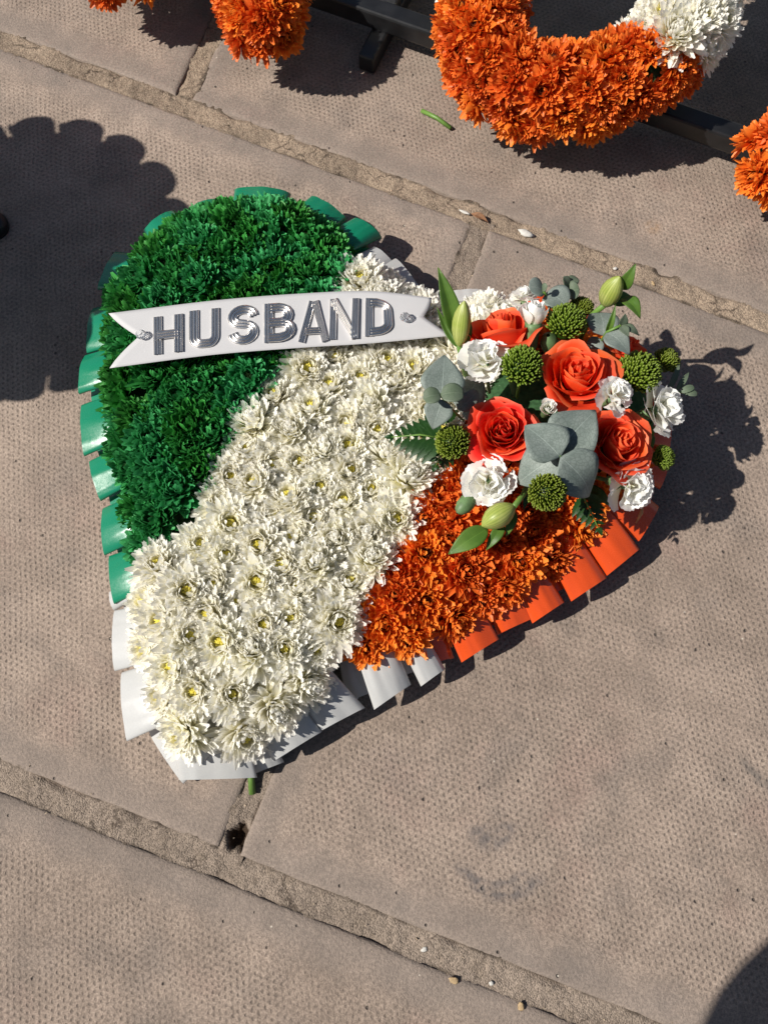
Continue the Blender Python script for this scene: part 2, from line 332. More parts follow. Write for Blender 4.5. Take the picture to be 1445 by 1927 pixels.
def mortar_material(name, ca, cb):
    m, ns, ls, b = newmat(name)
    geo = nd(ns, 'ShaderNodeNewGeometry')
    def nz(scale, detail=4, rough=0.6):
        n = nd(ns, 'ShaderNodeTexNoise'); n.inputs['Scale'].default_value = scale; n.inputs['Detail'].default_value = detail; n.inputs['Roughness'].default_value = rough
        ls.new(geo.outputs['Position'], n.inputs[0]); return n
    c = mixc(ns, ls, maprange(ns, ls, nz(14).outputs[0], 0.35, 0.65), ca, cb)
    c = mixc(ns, ls, maprange(ns, ls, nz(60, 5).outputs[0], 0.5, 0.7, 0.0, 0.5), c, (0.179, 0.140, 0.106))
    vo = nd(ns, 'ShaderNodeTexVoronoi'); vo.inputs['Scale'].default_value = 900; ls.new(geo.outputs['Position'], vo.inputs[0])
    sc = nd(ns, 'ShaderNodeSeparateColor'); ls.new(vo.outputs['Color'], sc.inputs[0])
    hs = nd(ns, 'ShaderNodeHueSaturation'); ls.new(c, hs.inputs['Color']); ls.new(maprange(ns, ls, sc.outputs[0], 0, 1, 0.74, 1.28), hs.inputs['Value'])
    at = nd(ns, 'ShaderNodeAttribute', attribute_name='pt'); sp = nd(ns, 'ShaderNodeSeparateColor'); ls.new(at.outputs[0], sp.inputs[0])
    ck = nd(ns, 'ShaderNodeTexVoronoi', feature='DISTANCE_TO_EDGE'); ck.inputs['Scale'].default_value = 34
    wn_ = nz(70, 3); va = nd(ns, 'ShaderNodeVectorMath', operation='SCALE'); ls.new(wn_.outputs[1], va.inputs[0]); va.inputs['Scale'].default_value = 0.02
    vb = nd(ns, 'ShaderNodeVectorMath', operation='ADD'); ls.new(geo.outputs['Position'], vb.inputs[0]); ls.new(va.outputs[0], vb.inputs[1]); ls.new(vb.outputs[0], ck.inputs[0])
    crack = math_(ns, ls, 'MULTIPLY', maprange(ns, ls, ck.outputs[0], 0.0, 0.045, 1.0, 0.0), maprange(ns, ls, nz(17, 2).outputs[0], 0.50, 0.60))
    dirt = math_(ns, ls, 'MULTIPLY', maprange(ns, ls, sp.outputs[1], 0.62, 0.86), maprange(ns, ls, nz(40, 4).outputs[0], 0.40, 0.62, 0.05, 0.85))
    c3 = mixc(ns, ls, math_(ns, ls, 'MULTIPLY', crack, 0.8), hs.outputs[0], (0.06, 0.045, 0.035)); c3 = mixc(ns, ls, dirt, c3, (0.055, 0.043, 0.033))
    c2 = mixc(ns, ls, sp.outputs[0], c3, (0.045, 0.030, 0.020))      # wet earth in the hole
    ls.new(c2, b.inputs['Base Color']); b.inputs['Roughness'].default_value = 0.95; b.inputs['Specular IOR Level'].default_value = 0.15
    h = math_(ns, ls, 'ADD', math_(ns, ls, 'MULTIPLY', vo.outputs[0], -0.0006), math_(ns, ls, 'MULTIPLY', nz(90, 5).outputs[0], 0.0022))
    bp = nd(ns, 'ShaderNodeBump'); bp.inputs[0].default_value = 1.0; bp.inputs[1].default_value = 1.0
    ls.new(h, bp.inputs['Height']); ls.new(bp.outputs[0], b.inputs['Normal'])
    return m
M['slab'] = slab_material(); M['mortar'] = mortar_material('grey_mortar', (0.205, 0.163, 0.130), (0.255, 0.203, 0.162)); M['mortar_sand'] = mortar_material('sandy_mortar', (0.212, 0.163, 0.121), (0.302, 0.232, 0.171))
M['earth'] = plain('bedding_sand', (0.16, 0.12, 0.085), 0.95, 0.1, noise_amt=0.4, scale=80)

class Line2:
    def __init__(s, p, ang): s.p = Vector((p[0], p[1])); s.d = Vector((math.cos(ang), math.sin(ang)))
    def n(s): return Vector((-s.d.y, s.d.x))
    def off(s, o): l = Line2(s.p + s.n() * o, 0); l.d = s.d.copy(); return l
def isect(a, b):
    den = a.d.x * b.d.y - a.d.y * b.d.x; w = b.p - a.p
    return a.p + a.d * ((w.x * b.d.y - w.y * b.d.x) / den)
def line_px(p0, p1):
    a = P(*p0); b = P(*p1); l = Line2((a.x, a.y), 0); l.d = Vector((b.x - a.x, b.y - a.y)).normalized(); return l
LA = line_px((0, 72), (1445, 606)); LB = line_px((0, 1462), (1160, 1927))
JG = 0.0105
ROW = R(-21.8)
def shifted(l, o): return Line2(l.p + l.n() * o, ROW)
rowlines = {1: LA, 0: LB}
for k in range(2, 6): rowlines[k] = shifted(LA, 0.62 * (k - 1))
for k in range(-1, -5, -1): rowlines[k] = shifted(LB, 0.62 * k)
J23 = line_px((430, 1605), (905, 425)); J1 = line_px((338, 198), (402, 62))
pave = empty('pavement', (0, 0, 0)); tag(pave, kind='structure')

def slab(q, idx):
    """q = 4 corners (2d) going round; rounded, slightly chipped edges"""
    fr = [0, 0.0015, 0.004, 0.008, 0.014, 0.022]
    L = max((q[1] - q[0]).length, (q[3] - q[0]).length)
    ts = [x / L for x in fr] + [0.05 + 0.9 * i / 30 for i in range(31)] + [1 - x / L for x in reversed(fr)]
    n = len(ts); v = []; pt = []; uv = []; f = []
    w = (q[1] - q[0]).length; hgt = (q[3] - q[0]).length
    tilt = (rnd.uniform(-1, 1) * 0.0012, rnd.uniform(-1, 1) * 0.0012)
    for i, b in enumerate(ts):
        for j, a in enumerate(ts):
            p = (q[0] * (1 - a) + q[1] * a) * (1 - b) + (q[3] * (1 - a) + q[2] * a) * b
            d = min(a * w, (1 - a) * w, b * hgt, (1 - b) * hgt)
            z = -0.0019 * (1 - min(1, d / 0.0055)) ** 2.4 + tilt[0] * (a - .5) + tilt[1] * (b - .5)
            nn = noise.noise(Vector((p.x * 70, p.y * 70, idx * 3.1))) ; n2 = noise.noise(Vector((p.x * 22, p.y * 22, idx * 1.7)))
            if d < 0.012:
                chip = max(0, nn * 0.9 + n2 * 0.7 - 0.42); z -= chip * 0.010 * (1 - d / 0.012)
            z += 0.0006 * n2
            if d < 1e-6:
                cen = (q[0] + q[1] + q[2] + q[3]) / 4; p = p + (cen - p).normalized() * (0.0016 * nn + 0.0012 * n2 + 0.0004)
            v.append((p.x, p.y, z)); pt.append((d, 0, 0, 1))
            ca, sa = math.cos(-ROW), math.sin(-ROW); uv.append((p.x * ca - p.y * sa, p.x * sa + p.y * ca))
    for i in range(n - 1):
        for j in range(n - 1): f.append((i * n + j, i * n + j + 1, (i + 1) * n + j + 1, (i + 1) * n + j))
    # sides
    ring = [j for j in range(n)] + [i * n + n - 1 for i in range(1, n)] + [(n - 1) * n + j for j in range(n - 2, -1, -1)] + [i * n for i in range(n - 2, 0, -1)]
    b0 = len(v)
    for r_ in ring: x, y, z = v[r_]; v.append((x, y, -0.045)); pt.append((0, 0, 0, 1)); uv.append(uv[r_])
    for k in range(len(ring)):
        k2 = (k + 1) % len(ring); f.append((ring[k2], ring[k], b0 + k, b0 + k2))
    link('slab', mesh('slab', v, f, M['slab'], pt, uv), pave)

cross = {}
def par(l, o): return Line2((l.p - l.n() * o), math.atan2(l.d.y, l.d.x))
PITCH = 0.69
seeds = {0: J23, 1: J1}
c_bl = line_px((-60, 1480), (-30, 1425))
seeds[-1] = Line2(c_bl.p, R(69.5))
for k in range(-3, 5):
    s = seeds.get(k)
    if s is None:
        base = rowlines[k]; off = 0.31 * (k % 2) + 0.07
        q0 = base.p + base.d * off; s = Line2(q0, R(68.5))
    cross[k] = [par(s, PITCH * i) for i in range(-4, 5)]
si = 0
for k in range(-3, 5):
    lo = rowlines[k].off(JG if k != 0 else 0.0112); hi = rowlines[k + 1].off(-JG)
    for i in range(len(cross[k]) - 1):
        lf = cross[k][i].off(-JG * 0.85); rt = cross[k][i + 1].off(JG * 0.85)
        q = [isect(lo, lf), isect(lo, rt), isect(hi, rt), isect(hi, lf)]
        cx = sum(p.x for p in q) / 4; cy = sum(p.y for p in q) / 4
        if abs(cx) > 2.2 or abs(cy - 0.2) > 2.2: continue
        slab(q, si); si += 1
HOLE = P(448, 1578)
def mortar_strip(l, t0, t1, w=0.0135, res=0.0022):
    nrm = l.n(); nl = max(2, int((t1 - t0) / res)); rows = []; pts = []
    for i in range(nl + 1):
        c = l.p + l.d * (t0 + (t1 - t0) * i / nl); row = []; pr = []
        for j in range(13):
            o = w * (j / 6 - 1); p = c + nrm * o
            z = -0.0010 - 0.0009 * (1 - (o / w) ** 2)
            z += 0.0011 * noise.noise(Vector((p.x * 60, p.y * 60, 0))) + 0.0013 * noise.noise(Vector((p.x * 240, p.y * 240, 5)))
            e = abs(o / w)
            if e > 0.5: z -= max(0, noise.noise(Vector((p.x * 35, p.y * 35, 9 + (o > 0)))) - 0.02) * 0.010 * (e - 0.5) * 2
            dh = (Vector((p.x, p.y)) - Vector((HOLE.x, HOLE.y))).length
            hole = max(0.0, 1 - (dh / (0.0110 + 0.006 * noise.noise(Vector((p.x * 130, p.y * 130, 3))))) ** 4); z -= 0.013 * hole - hole * 0.004 * noise.noise(Vector((p.x * 400, p.y * 400, 1)))
            row.append((p.x, p.y, z)); pr.append((min(1, hole * 1.6), e, 0, 1))
        rows.append(row); pts.append(pr)
    b = MB(); b.grid(rows, pts); return b
def param(l, p): return (Vector((p.x, p.y)) - l.p).dot(l.d)
for k in (0, 1):
    o = link('mortar_joint', mortar_strip(rowlines[k], param(rowlines[k], Vector((-1.9, 0))), param(rowlines[k], Vector((1.9, 0)))).done('mortar_joint', M['mortar_sand' if k else 'mortar']), pave)
for k, l in ((0, J23), (1, J1)):
    a = param(l, isect(l, rowlines[k])); b_ = param(l, isect(l, rowlines[k + 1]))
    link('mortar_joint', mortar_strip(l, a + 0.004, b_ - 0.004, 0.0125).done('mortar_joint', M['mortar_sand' if k else 'mortar']), pave)
for k in range(-3, 5):
    for l in cross[k]:
        if l.p == J23.p or l.p == J1.p: continue
        a = param(l, isect(l, rowlines[k])); b_ = param(l, isect(l, rowlines[k + 1])); c_ = isect(l, rowlines[k])
        if abs(c_.x) < 1.9 and abs(c_.y) < 1.9: link('mortar_joint', mortar_strip(l, a + 0.012, b_ - 0.012, 0.0125, 0.02).done('mortar_joint', M['mortar']), pave)
for k in (-2, -1, 2, 3): link('mortar_joint', mortar_strip(rowlines[k], -1.9, 1.9, 0.0135, 0.02).done('mortar_joint', M['mortar']), pave)
g = MB(); s_ = 60; g.grid([[(-s_, -s_, -0.046), (s_, -s_, -0.046)], [(-s_, s_, -0.046), (s_, s_, -0.046)]])
tag(link('ground', g.done('ground', M['earth'])), kind='structure')
# paving goes on plainly beyond the slabs that were built one by one
g = MB()
for x0, x1, y0, y1 in ((-60, -1.9, -60, 60), (2.1, 60, -60, 60), (-1.9, 2.1, 2.4, 60), (-1.9, 2.1, -60, -1.9)):
    g.grid([[(x0, y0, -0.012), (x1, y0, -0.012)], [(x0, y1, -0.012), (x1, y1, -0.012)]], [[(.3, 0, 0, 1)] * 2] * 2, [[(x0, y0), (x1, y0)], [(x0, y1), (x1, y1)]])
tag(link('far_paving', g.done('far_paving', M['slab'])), kind='structure')

# ------------------------------------------------------------------ flower heads
def petal_rows(L, Wd, cup, bend, tip=0.5, nl=5, nw=4, notch=0.0, twist=0.0, r=rnd):
    """base at origin, along +Y, upper face +Z; bend >0 curls the tip up"""
    rows = []; y = z = 0.0; ang = 0.0; step = L / (nl - 1)
    for i in range(nl):
        t = i / (nl - 1)
        wd = Wd * (0.32 + 0.68 * math.sin(min(1, t / 0.68) * math.pi / 2)) * (1.0 if t < 0.68 else math.sqrt(max(0.0, 1 - ((t - 0.68) / 0.34) ** 2)) * (1 - tip) + tip * (1 - (t - 0.68) / 0.36))
        wd = max(wd, Wd * 0.08)
        row = []
        tw = twist * t
        for j in range(nw):
            u = j / (nw - 1) * 2 - 1
            x = u * wd / 2; zz = cup * wd * (u * u) * 0.9 * (0.4 + 0.6 * t) - cup * wd * 0.3
            yy = y - notch * L * (1 - abs(u)) * (t > 0.99)
            row.append(Vector((x * math.cos(tw) - zz * math.sin(tw), yy, z + zz * math.cos(tw) + x * math.sin(tw) - zz * (0) * 0)))
        rows.append(row)
        ang += bend / (nl - 1); y += step * math.cos(ang); z += step * math.sin(ang)
    return rows
def put(mb, rows, mat, g, tcol=None):
    n = len(rows)
    mb.grid([[mat @ p for p in row] for row in rows], [[(i / (n - 1), g, 0, 1)] * len(rows[0]) for i in range(n)],
            [[(j / (len(rows[0]) - 1) + g * 7, i / (n - 1)) for j in range(len(rows[0]))] for i in range(n)])
GOLD = 2.399963
def chrys(kind, seed, closed=False):
    r = random.Random(seed); mb = MB(); mm = 0.001
    N = {'white': 225, 'green': 130, 'orange': 160}[kind]
    for i in range(N):
        f = i / (N - 1)
        if kind == 'white':
            el = -4 + 64 * f ** 1.1 + r.uniform(-10, 10); L = (29.5 - 18 * f ** 1.1) * r.uniform(.82, 1.1); Wd = (7.4 - 2.6 * f) * r.uniform(.8, 1.2)
            cup = r.uniform(.05, .42); bend = R(r.uniform(-22, 34) + 26 * f); rb = 4.8 - 0.4 * f; zb = 8.5 * f; tip = r.uniform(.0, .3)
            if closed: el += 16 * f; rb -= 2.6 * f; bend += R(30) * f; L *= 1 + .25 * f; zb += 2 * f
        elif kind == 'green':
            el = 12 + 52 * f ** 1.1 + r.uniform(-14, 14); L = (25 - 12 * f) * r.uniform(.85, 1.12); Wd = (7.8 - 2.2 * f) * r.uniform(.8, 1.2)
            cup = r.uniform(.25, .7); bend = R(r.uniform(-35, 55)); rb = 4.5 - 1.2 * f; zb = 7 * f; tip = r.uniform(.1, .6)
        else:
            el = 6 + 68 * f ** 1.15 + r.uniform(-14, 14); L = (26 - 15 * f) * r.uniform(.82, 1.12); Wd = (7.4 - 2.6 * f) * r.uniform(.75, 1.2)
            cup = r.uniform(.15, .7); bend = R(r.uniform(-50, 50)); rb = 4.6 - 1.1 * f; zb = 7 * f; tip = r.uniform(.0, .35)
        rows = petal_rows(L * mm, Wd * mm, cup, bend, tip, 5, 4, notch=r.choice((0, 0, .05)), twist=r.uniform(-.5, .5), r=r)
        a = i * GOLD + r.uniform(-.15, .15)
        mt = Matrix.Rotation(a, 4, 'Z') @ Matrix.Translation((0, rb * mm, zb * mm)) @ Matrix.Rotation(R(el), 4, 'X') @ Matrix.Rotation(r.uniform(-.35, .35), 4, 'Y')
        put(mb, rows, mt, r.random())
    return mb.done(kind + '_chrysanthemum', M[kind])
def eye_mesh(mat, seed):
    r = random.Random(seed); mb = MB()
    for i in range(60):
        rad = 3.3 * math.sqrt((i + .5) / 60) * 0.001; a = i * GOLD; h = (11.5 + r.uniform(0, 3.6)) * 0.001
        x, y = rad * math.cos(a), rad * math.sin(a)
        mb.tube([(x, y, 0.003), (x * 1.1, y * 1.1, h * .8), (x * 1.15, y * 1.15, h)], [0.0005, 0.00062, 0.0003], 5)
    return mb.done('flower_centre', mat)
HEADS = {k: [chrys(k, 100 + 17 * i + len(k), i == 1 or (i == 3 and k != 'white')) for i in range(6)] for k in ('white', 'green', 'orange')}
EYES = {'white': [eye_mesh(M['eye'], 5), eye_mesh(M['eye'], 6)], 'green': [eye_mesh(M['dark_eye'], 7)], 'orange': [eye_mesh(M['rust_eye'], 8)]}
def head(kind, pos, axis, parent, scale=1.0, r=rnd):
    o = link(kind + '_chrysanthemum', r.choice(HEADS[kind]), parent, Vector(pos) - parent.location, aim(axis, r.uniform(0, 6.28)), scale)
    e = link('flower_centre', r.choice(EYES[kind]), o)
    return o

def inside(p, poly):
    c = False; n = len(poly)
    for i in range(n):
        a, b = poly[i], poly[i - 1]
        if (a.y > p.y) != (b.y > p.y) and p.x < (b.x - a.x) * (p.y - a.y) / (b.y - a.y) + a.x: c = not c
    return c
def edge_dist(p, poly):
    best = 1e9; bp = None
    for i in range(len(poly)):
        a, b = poly[i - 1], poly[i]; ab = b - a; t = max(0, min(1, (p - a).dot(ab) / ab.length_squared)); q = a + ab * t; d = (p - q).length
        if d < best: best = d; bp = q
    return best, bp
def smooth_loop(pts, n=6):
    out = []; m = len(pts)
    for i in range(m):
        p0, p1, p2, p3 = pts[i - 1], pts[i], pts[(i + 1) % m], pts[(i + 2) % m]
        for k in range(n):
            t = k / n; out.append(0.5 * ((2 * p1) + (p2 - p0) * t + (2 * p0 - 5 * p1 + 4 * p2 - p3) * t * t + (3 * p1 - p0 - 3 * p2 + p3) * t ** 3))
    return out
def scatter(region, mind, tries, seed):
    r = random.Random(seed); xs = [p.x for p in region]; ys = [p.y for p in region]; pts = []
    for _ in range(tries):
        p = Vector((r.uniform(min(xs), max(xs)), r.uniform(min(ys), max(ys))))
        if inside(p, region) and all((p - q).length_squared > mind * mind for q in pts): pts.append(p)
    return pts

# ------------------------------------------------------------------ the heart
FH = 0.055
outline_px = [(335, 1420), (256, 1245), (240, 1080), (200, 930), (178, 770), (176, 620), (218, 480), (330, 388), (480, 352), (600, 378), (680, 462),
              (760, 530), (850, 565), (960, 562), (1090, 600), (1185, 690), (1222, 800), (1220, 900), (1162, 982), (1038, 1085), (898, 1166), (760, 1236), (640, 1262), (556, 1350), (452, 1412)]
OUT = [Vector((q.x, q.y)) for q in (P(x, y, FH) for x, y in outline_px)]
OUTS = smooth_loop(OUT)
hx = sum(p.x for p in OUT) / len(OUT); hy = sum(p.y for p in OUT) / len(OUT)
heart = empty('heart_tribute', (hx, hy, 0))
tag(heart, 'heart shaped floral tribute in green, white and orange with a HUSBAND banner and rose spray', 'floral tribute')
# base
def inset(poly, d):
    n = len(poly); out = []
    area = sum(poly[i - 1].x * poly[i].y - poly[i].x * poly[i - 1].y for i in range(n)); sg = 1 if area > 0 else -1
    for i in range(n):
        t = (poly[(i + 1) % n] - poly[i - 1]).normalized(); out.append(poly[i] + Vector((-t.y, t.x)) * d * sg)
    return out
base = inset(OUTS, 0.022)
def prism(poly, z0, z1, origin, bev=0.006):
    v = []; f = []; n = len(poly); ins = inset(poly, bev)
    for ring, z in ((poly, z0), (poly, z1 - bev), (ins, z1)):
        for p in ring: v.append((p.x - origin.x, p.y - origin.y, z))
    for k in range(2):
        for i in range(n): j = (i + 1) % n; f.append((k * n + i, k * n + j, (k + 1) * n + j, (k + 1) * n + i))
    f.append(tuple(2 * n + i for i in range(n))); f.append(tuple(range(n))[::-1])
    return v, f
v, f = prism(base, 0.0, 0.046, heart.location)
link('foam_base', mesh('foam_base', v, f, M['foam'], smooth=False), heart)
def px_poly(pts, h): return [Vector((q.x, q.y)) for q in (P(x, y, h) for x, y in pts)]
HZ = 0.066
reg_green = px_poly([(690, 468), (600, 590), (530, 690), (470, 760), (395, 890), (330, 1000), (238, 1075), (100, 1000), (100, 300), (690, 300)], HZ)
reg_white = px_poly([(690, 468), (600, 590), (530, 690), (470, 760), (395, 890), (330, 1000), (238, 1075), (180, 1100), (180, 1480), (620, 1480), (655, 1235), (725, 1110), (775, 990), (830, 890), (900, 760), (1000, 600), (1010, 500)], HZ)
reg_orange = px_poly([(1010, 500), (1000, 600), (900, 760), (830, 890), (775, 990), (725, 1110), (640, 1245), (620, 1300), (1400, 1200), (1400, 500)], HZ)
spray_c = P(1055, 760, 0.10)
def cover(kind, region, mind, dmin, seed, scale, z0, z1, tmax, jit, marg=0.008):
    r = random.Random(seed)
    bb = [p for p in OUTS]
    pts = []
    xs = [p.x for p in OUTS]; ys = [p.y for p in OUTS]
    for _ in range(20000):
        p = Vector((r.uniform(min(xs), max(xs)), r.uniform(min(ys), max(ys))))
        if not inside(p, region) or not inside(p, OUTS): continue
        if any((p - q).length_squared < mind * mind for q in pts): continue
        d, q = edge_dist(p, OUTS)
        if d < dmin or edge_dist(p, region)[0] < marg: continue
        if (p - Vector((spray_c.x, spray_c.y))).length < 0.062: continue
        pts.append(p)
        k = max(0.0, min(1.0, (d - dmin) / 0.034)); out = (q - p).normalized() if d > 1e-6 else Vector((0, 0))
        t = math.tan(tmax * (1 - k) ** 1.2)
        ax = Vector((out.x * t + r.uniform(-jit, jit), out.y * t + r.uniform(-jit, jit), 1))
        z = z0 + (z1 - z0) * math.sin(k * math.pi / 2) + r.uniform(-.003, .004)
        head(kind, (p.x, p.y, z), ax, heart, scale * r.uniform(.9, 1.12), r)
    return pts
npt = {}
npt['g'] = len(cover('green', reg_green, 0.0195, 0.0190, 3, 0.92, 0.040, 0.062, R(58), 0.22, marg=.004))
npt['w'] = len(cover('white', reg_white, 0.0208, 0.0110, 4, 0.84, 0.042, 0.062, R(50), 0.24, marg=.0125))
npt['o'] = len(cover('orange', reg_orange, 0.0200, 0.0125, 5, 0.88, 0.040, 0.058, R(50), 0.30, marg=.004))
print('heads', npt)

# pleated ribbon: each pleat an arched flap, its outer edge between two points seen in the photograph
def crom(pts, n):
    out = []; m = len(pts)
    for i in range(m - 1):
        p0 = pts[max(0, i - 1)]; p1 = pts[i]; p2 = pts[i + 1]; p3 = pts[min(m - 1, i + 2)]
        for k in range(n):
            t = k / n; out.append(tuple(0.5 * (2 * b + (c - a) * t + (2 * a - 5 * b + 4 * c - d) * t * t + (3 * b - a - 3 * c + d) * t ** 3) for a, b, c, d in zip(p0, p1, p2, p3)))
    out.append(tuple(pts[-1])); return out
PROFILE = crom([(0.30, -0.0105), (0.08, -0.0100), (-0.005, -0.0068), (0.05, -0.0028), (0.24, 0.0008), (0.52, 0.0024), (0.84, 0.0008), (1.0, -0.0022), (1.02, -0.0060), (0.90, -0.0095)], 5)
def pleat(a, b, zo, mat, parent, r, depth=0.050, zi=0.047, flip=False):
    """a, b: outer corners (2d); a is the side that curls under"""
    mid = (a + b) / 2; d, q = edge_dist(mid, base); inw = (q - mid).normalized() if d > 1e-4 else (Vector((heart.location.x, heart.location.y)) - mid).normalized()
    if inside(mid, base): inw = -inw
    t = b - a; perp = Vector((-t.y, t.x)).normalized()
    if perp.dot(inw) < 0: perp = -perp
    inw = (inw * 0.5 + perp * 0.5).normalized()
    rows = []
    nv = 7
    for i in range(nv):
        vv = i / (nv - 1); row = []
        cen = mid + inw * depth * (1 - vv); wsc = 0.86 + 0.14 * vv
        z0 = zi + (zo - zi) * vv ** 1.5
        for s, dz in PROFILE:
            p = cen + t * (s - 0.5) * wsc * 1.06
            row.append(Vector((p.x - parent.location.x, p.y - parent.location.y, max(0.0025, z0 + dz * (0.55 + 0.45 * vv) + 0.0016 * noise.noise(Vector((s * 2.6, vv * 1.7, mid.x * 90))) + 0.0006 * noise.noise(Vector((s * 9, vv * 2.2, mid.y * 90)))))))
        rows.append(row)
    mb = MB(); mb.grid(rows); return mb.done('ribbon_pleat', M[mat])
PL = [  # a, b in photo pixels, height of the outer edge, colour
    ((543, 357), (446, 352), .034, 'rib_green'), ((421, 372), (366, 384), .034, 'rib_green'), ((322, 392), (270, 432), .034, 'rib_green'),
    ((216, 470), (184, 536), .034, 'rib_green'), ((172, 576), (162, 656), .032, 'rib_green'), ((158, 664), (147, 734), .032, 'rib_green'),
    ((151, 760), (156, 850), .032, 'rib_green'), ((166, 866), (186, 936), .030, 'rib_green'), ((191, 955), (194, 1038), .030, 'rib_green'), ((203, 1046), (212, 1130), .030, 'rib_green'),
    ((650, 404), (588, 366), .036, 'rib_green'), ((716, 437), (668, 408), .036, 'rib_green'),
    ((742, 494), (704, 462), .034, 'rib_white'), ((802, 556), (746, 486), .034, 'rib_white'), ((932, 546), (850, 546), .032, 'rib_white'),
    ((204, 1112), (212, 1146), .018, 'rib_white'), ((212, 1150), (213, 1256), .030, 'rib_white'), ((226, 1268), (236, 1388), .030, 'rib_white'),
    ((278, 1376), (340, 1470), .014, 'rib_white'), ((338, 1468), (474, 1464), .022, 'rib_white'), ((468, 1460), (530, 1436), .012, 'rib_white'),
    ((516, 1432), (600, 1380), .030, 'rib_white'), ((606, 1374), (682, 1334), .030, 'rib_white'), ((706, 1334), (770, 1290), .030, 'rib_white'), ((794, 1290), (836, 1260), .030, 'rib_white'),
    ((800, 1252), (852, 1238), .020, 'rib_orange'), ((872, 1244), (936, 1204), .030, 'rib_orange'), ((940, 1192), (1006, 1162), .026, 'rib_orange'), ((1006, 1170), (1060, 1134), .031, 'rib_orange'),
    ((1080, 1128), (1140, 1088), .031, 'rib_orange'), ((1146, 1080), (1202, 1034), .032, 'rib_orange'), ((1206, 1014), (1240, 954), .032, 'rib_orange'), ((1246, 914), (1260, 860), .030, 'rib_orange'),
    ((1262, 840), (1258, 770), .030, 'rib_orange'), ((1250, 745), (1226, 685), .030, 'rib_orange'), ((1205, 668), (1160, 622), .030, 'rib_orange'), ((1140, 606), (1085, 575), .030, 'rib_orange'), ((1060, 566), (1000, 548), .030, 'rib_orange')]
for (a0, b0, z0_, m0), (a1, b1, z1_, m1) in zip(PL, PL[1:]):
    if max(a0[1], b0[1], a1[1], b1[1]) > 1385: continue
    if min(math.hypot(b0[0] - a1[0], b0[1] - a1[1]), math.hypot(a0[0] - b1[0], a0[1] - b1[1])) > 75: continue
    q0 = P((a0[0] + b0[0] * 2) / 3, (a0[1] + b0[1] * 2) / 3, .016); q1 = P((a1[0] * 2 + b1[0]) / 3, (a1[1] * 2 + b1[1]) / 3, .016)
    if math.hypot(a0[0] - b1[0], a0[1] - b1[1]) < math.hypot(b0[0] - a1[0], b0[1] - a1[1]):
        q0 = P((a0[0] * 2 + b0[0]) / 3, (a0[1] * 2 + b0[1]) / 3, .016); q1 = P((a1[0] + b1[0] * 2) / 3, (a1[1] + b1[1] * 2) / 3, .016)
    u0 = Vector((q0.x, q0.y)); u1 = Vector((q1.x, q1.y)); cq = edge_dist((u0 + u1) / 2, base)[1]; sh_ = (cq - (u0 + u1) / 2).normalized() * .011
    link('ribbon_fold', pleat(u0 + sh_, u1 + sh_, .017, m0, heart, rnd, depth=.036, zi=.030), heart)
for a, b, zo, mt in PL:
    pa = P(*a, zo); pb = P(*b, zo)
    link('ribbon_pleat', pleat(Vector((pa.x, pa.y)), Vector((pb.x, pb.y)), zo, mt, heart, rnd), heart)

# ------------------------------------------------------------------ banner and letters
TOPB = [(205, 590), (400, 566), (560, 553), (700, 548), (812, 561)]; BOTB = [(207, 693), (400, 668), (560, 655), (700, 646), (848, 632)]
def curve_at(pts, s):
    c = crom(pts, 12); x = s * (len(c) - 1); i = min(len(c) - 2, int(x)); t = x - i
    return tuple(c[i][k] * (1 - t) + c[i + 1][k] * t for k in range(2))
def bz(s): return 0.088 + 0.003 * math.sin(math.pi * min(1, max(0, s))) - 0.002 * s + 0.0006 * math.sin(9 * s)
def BAN(s, t, up=0.0):
    """s along, t across (0 top edge, 1 bottom edge)"""
    a = curve_at(TOPB, s); b = curve_at(BOTB, s); return P(a[0] * (1 - t) + b[0] * t, a[1] * (1 - t) + b[1] * t, bz(s) + up)
ban_o = BAN(0.5, 0.5)
banner = link('name_banner', None, heart, ban_o - heart.location) if False else None
rows = []
for i in range(17):
    t = i / 16; k = 1 - abs(2 * t - 1); s0 = 0.088 * k; s1 = 1 - 0.083 * k
    rows.append([BAN(s0 + (s1 - s0) * j / 40, t) - ban_o for j in range(41)])
mb = MB(); mb.grid(rows)
banner = link('name_banner', mb.done('name_banner', M['card']), heart, ban_o - heart.location)
sm = banner.modifiers.new('thickness', 'SOLIDIFY'); sm.thickness = 0.00025; sm.offset = -1
banner['label'] = 'white swallowtail banner with silver HUSBAND lettering'
def arcp(cx, cy, rx, ry, a0, a1, n): return [(cx + rx * math.cos(R(a0 + (a1 - a0) * i / n)), cy + ry * math.sin(R(a0 + (a1 - a0) * i / n))) for i in range(n + 1)]
SW = 0.116       # half stroke, letter box is 1 high
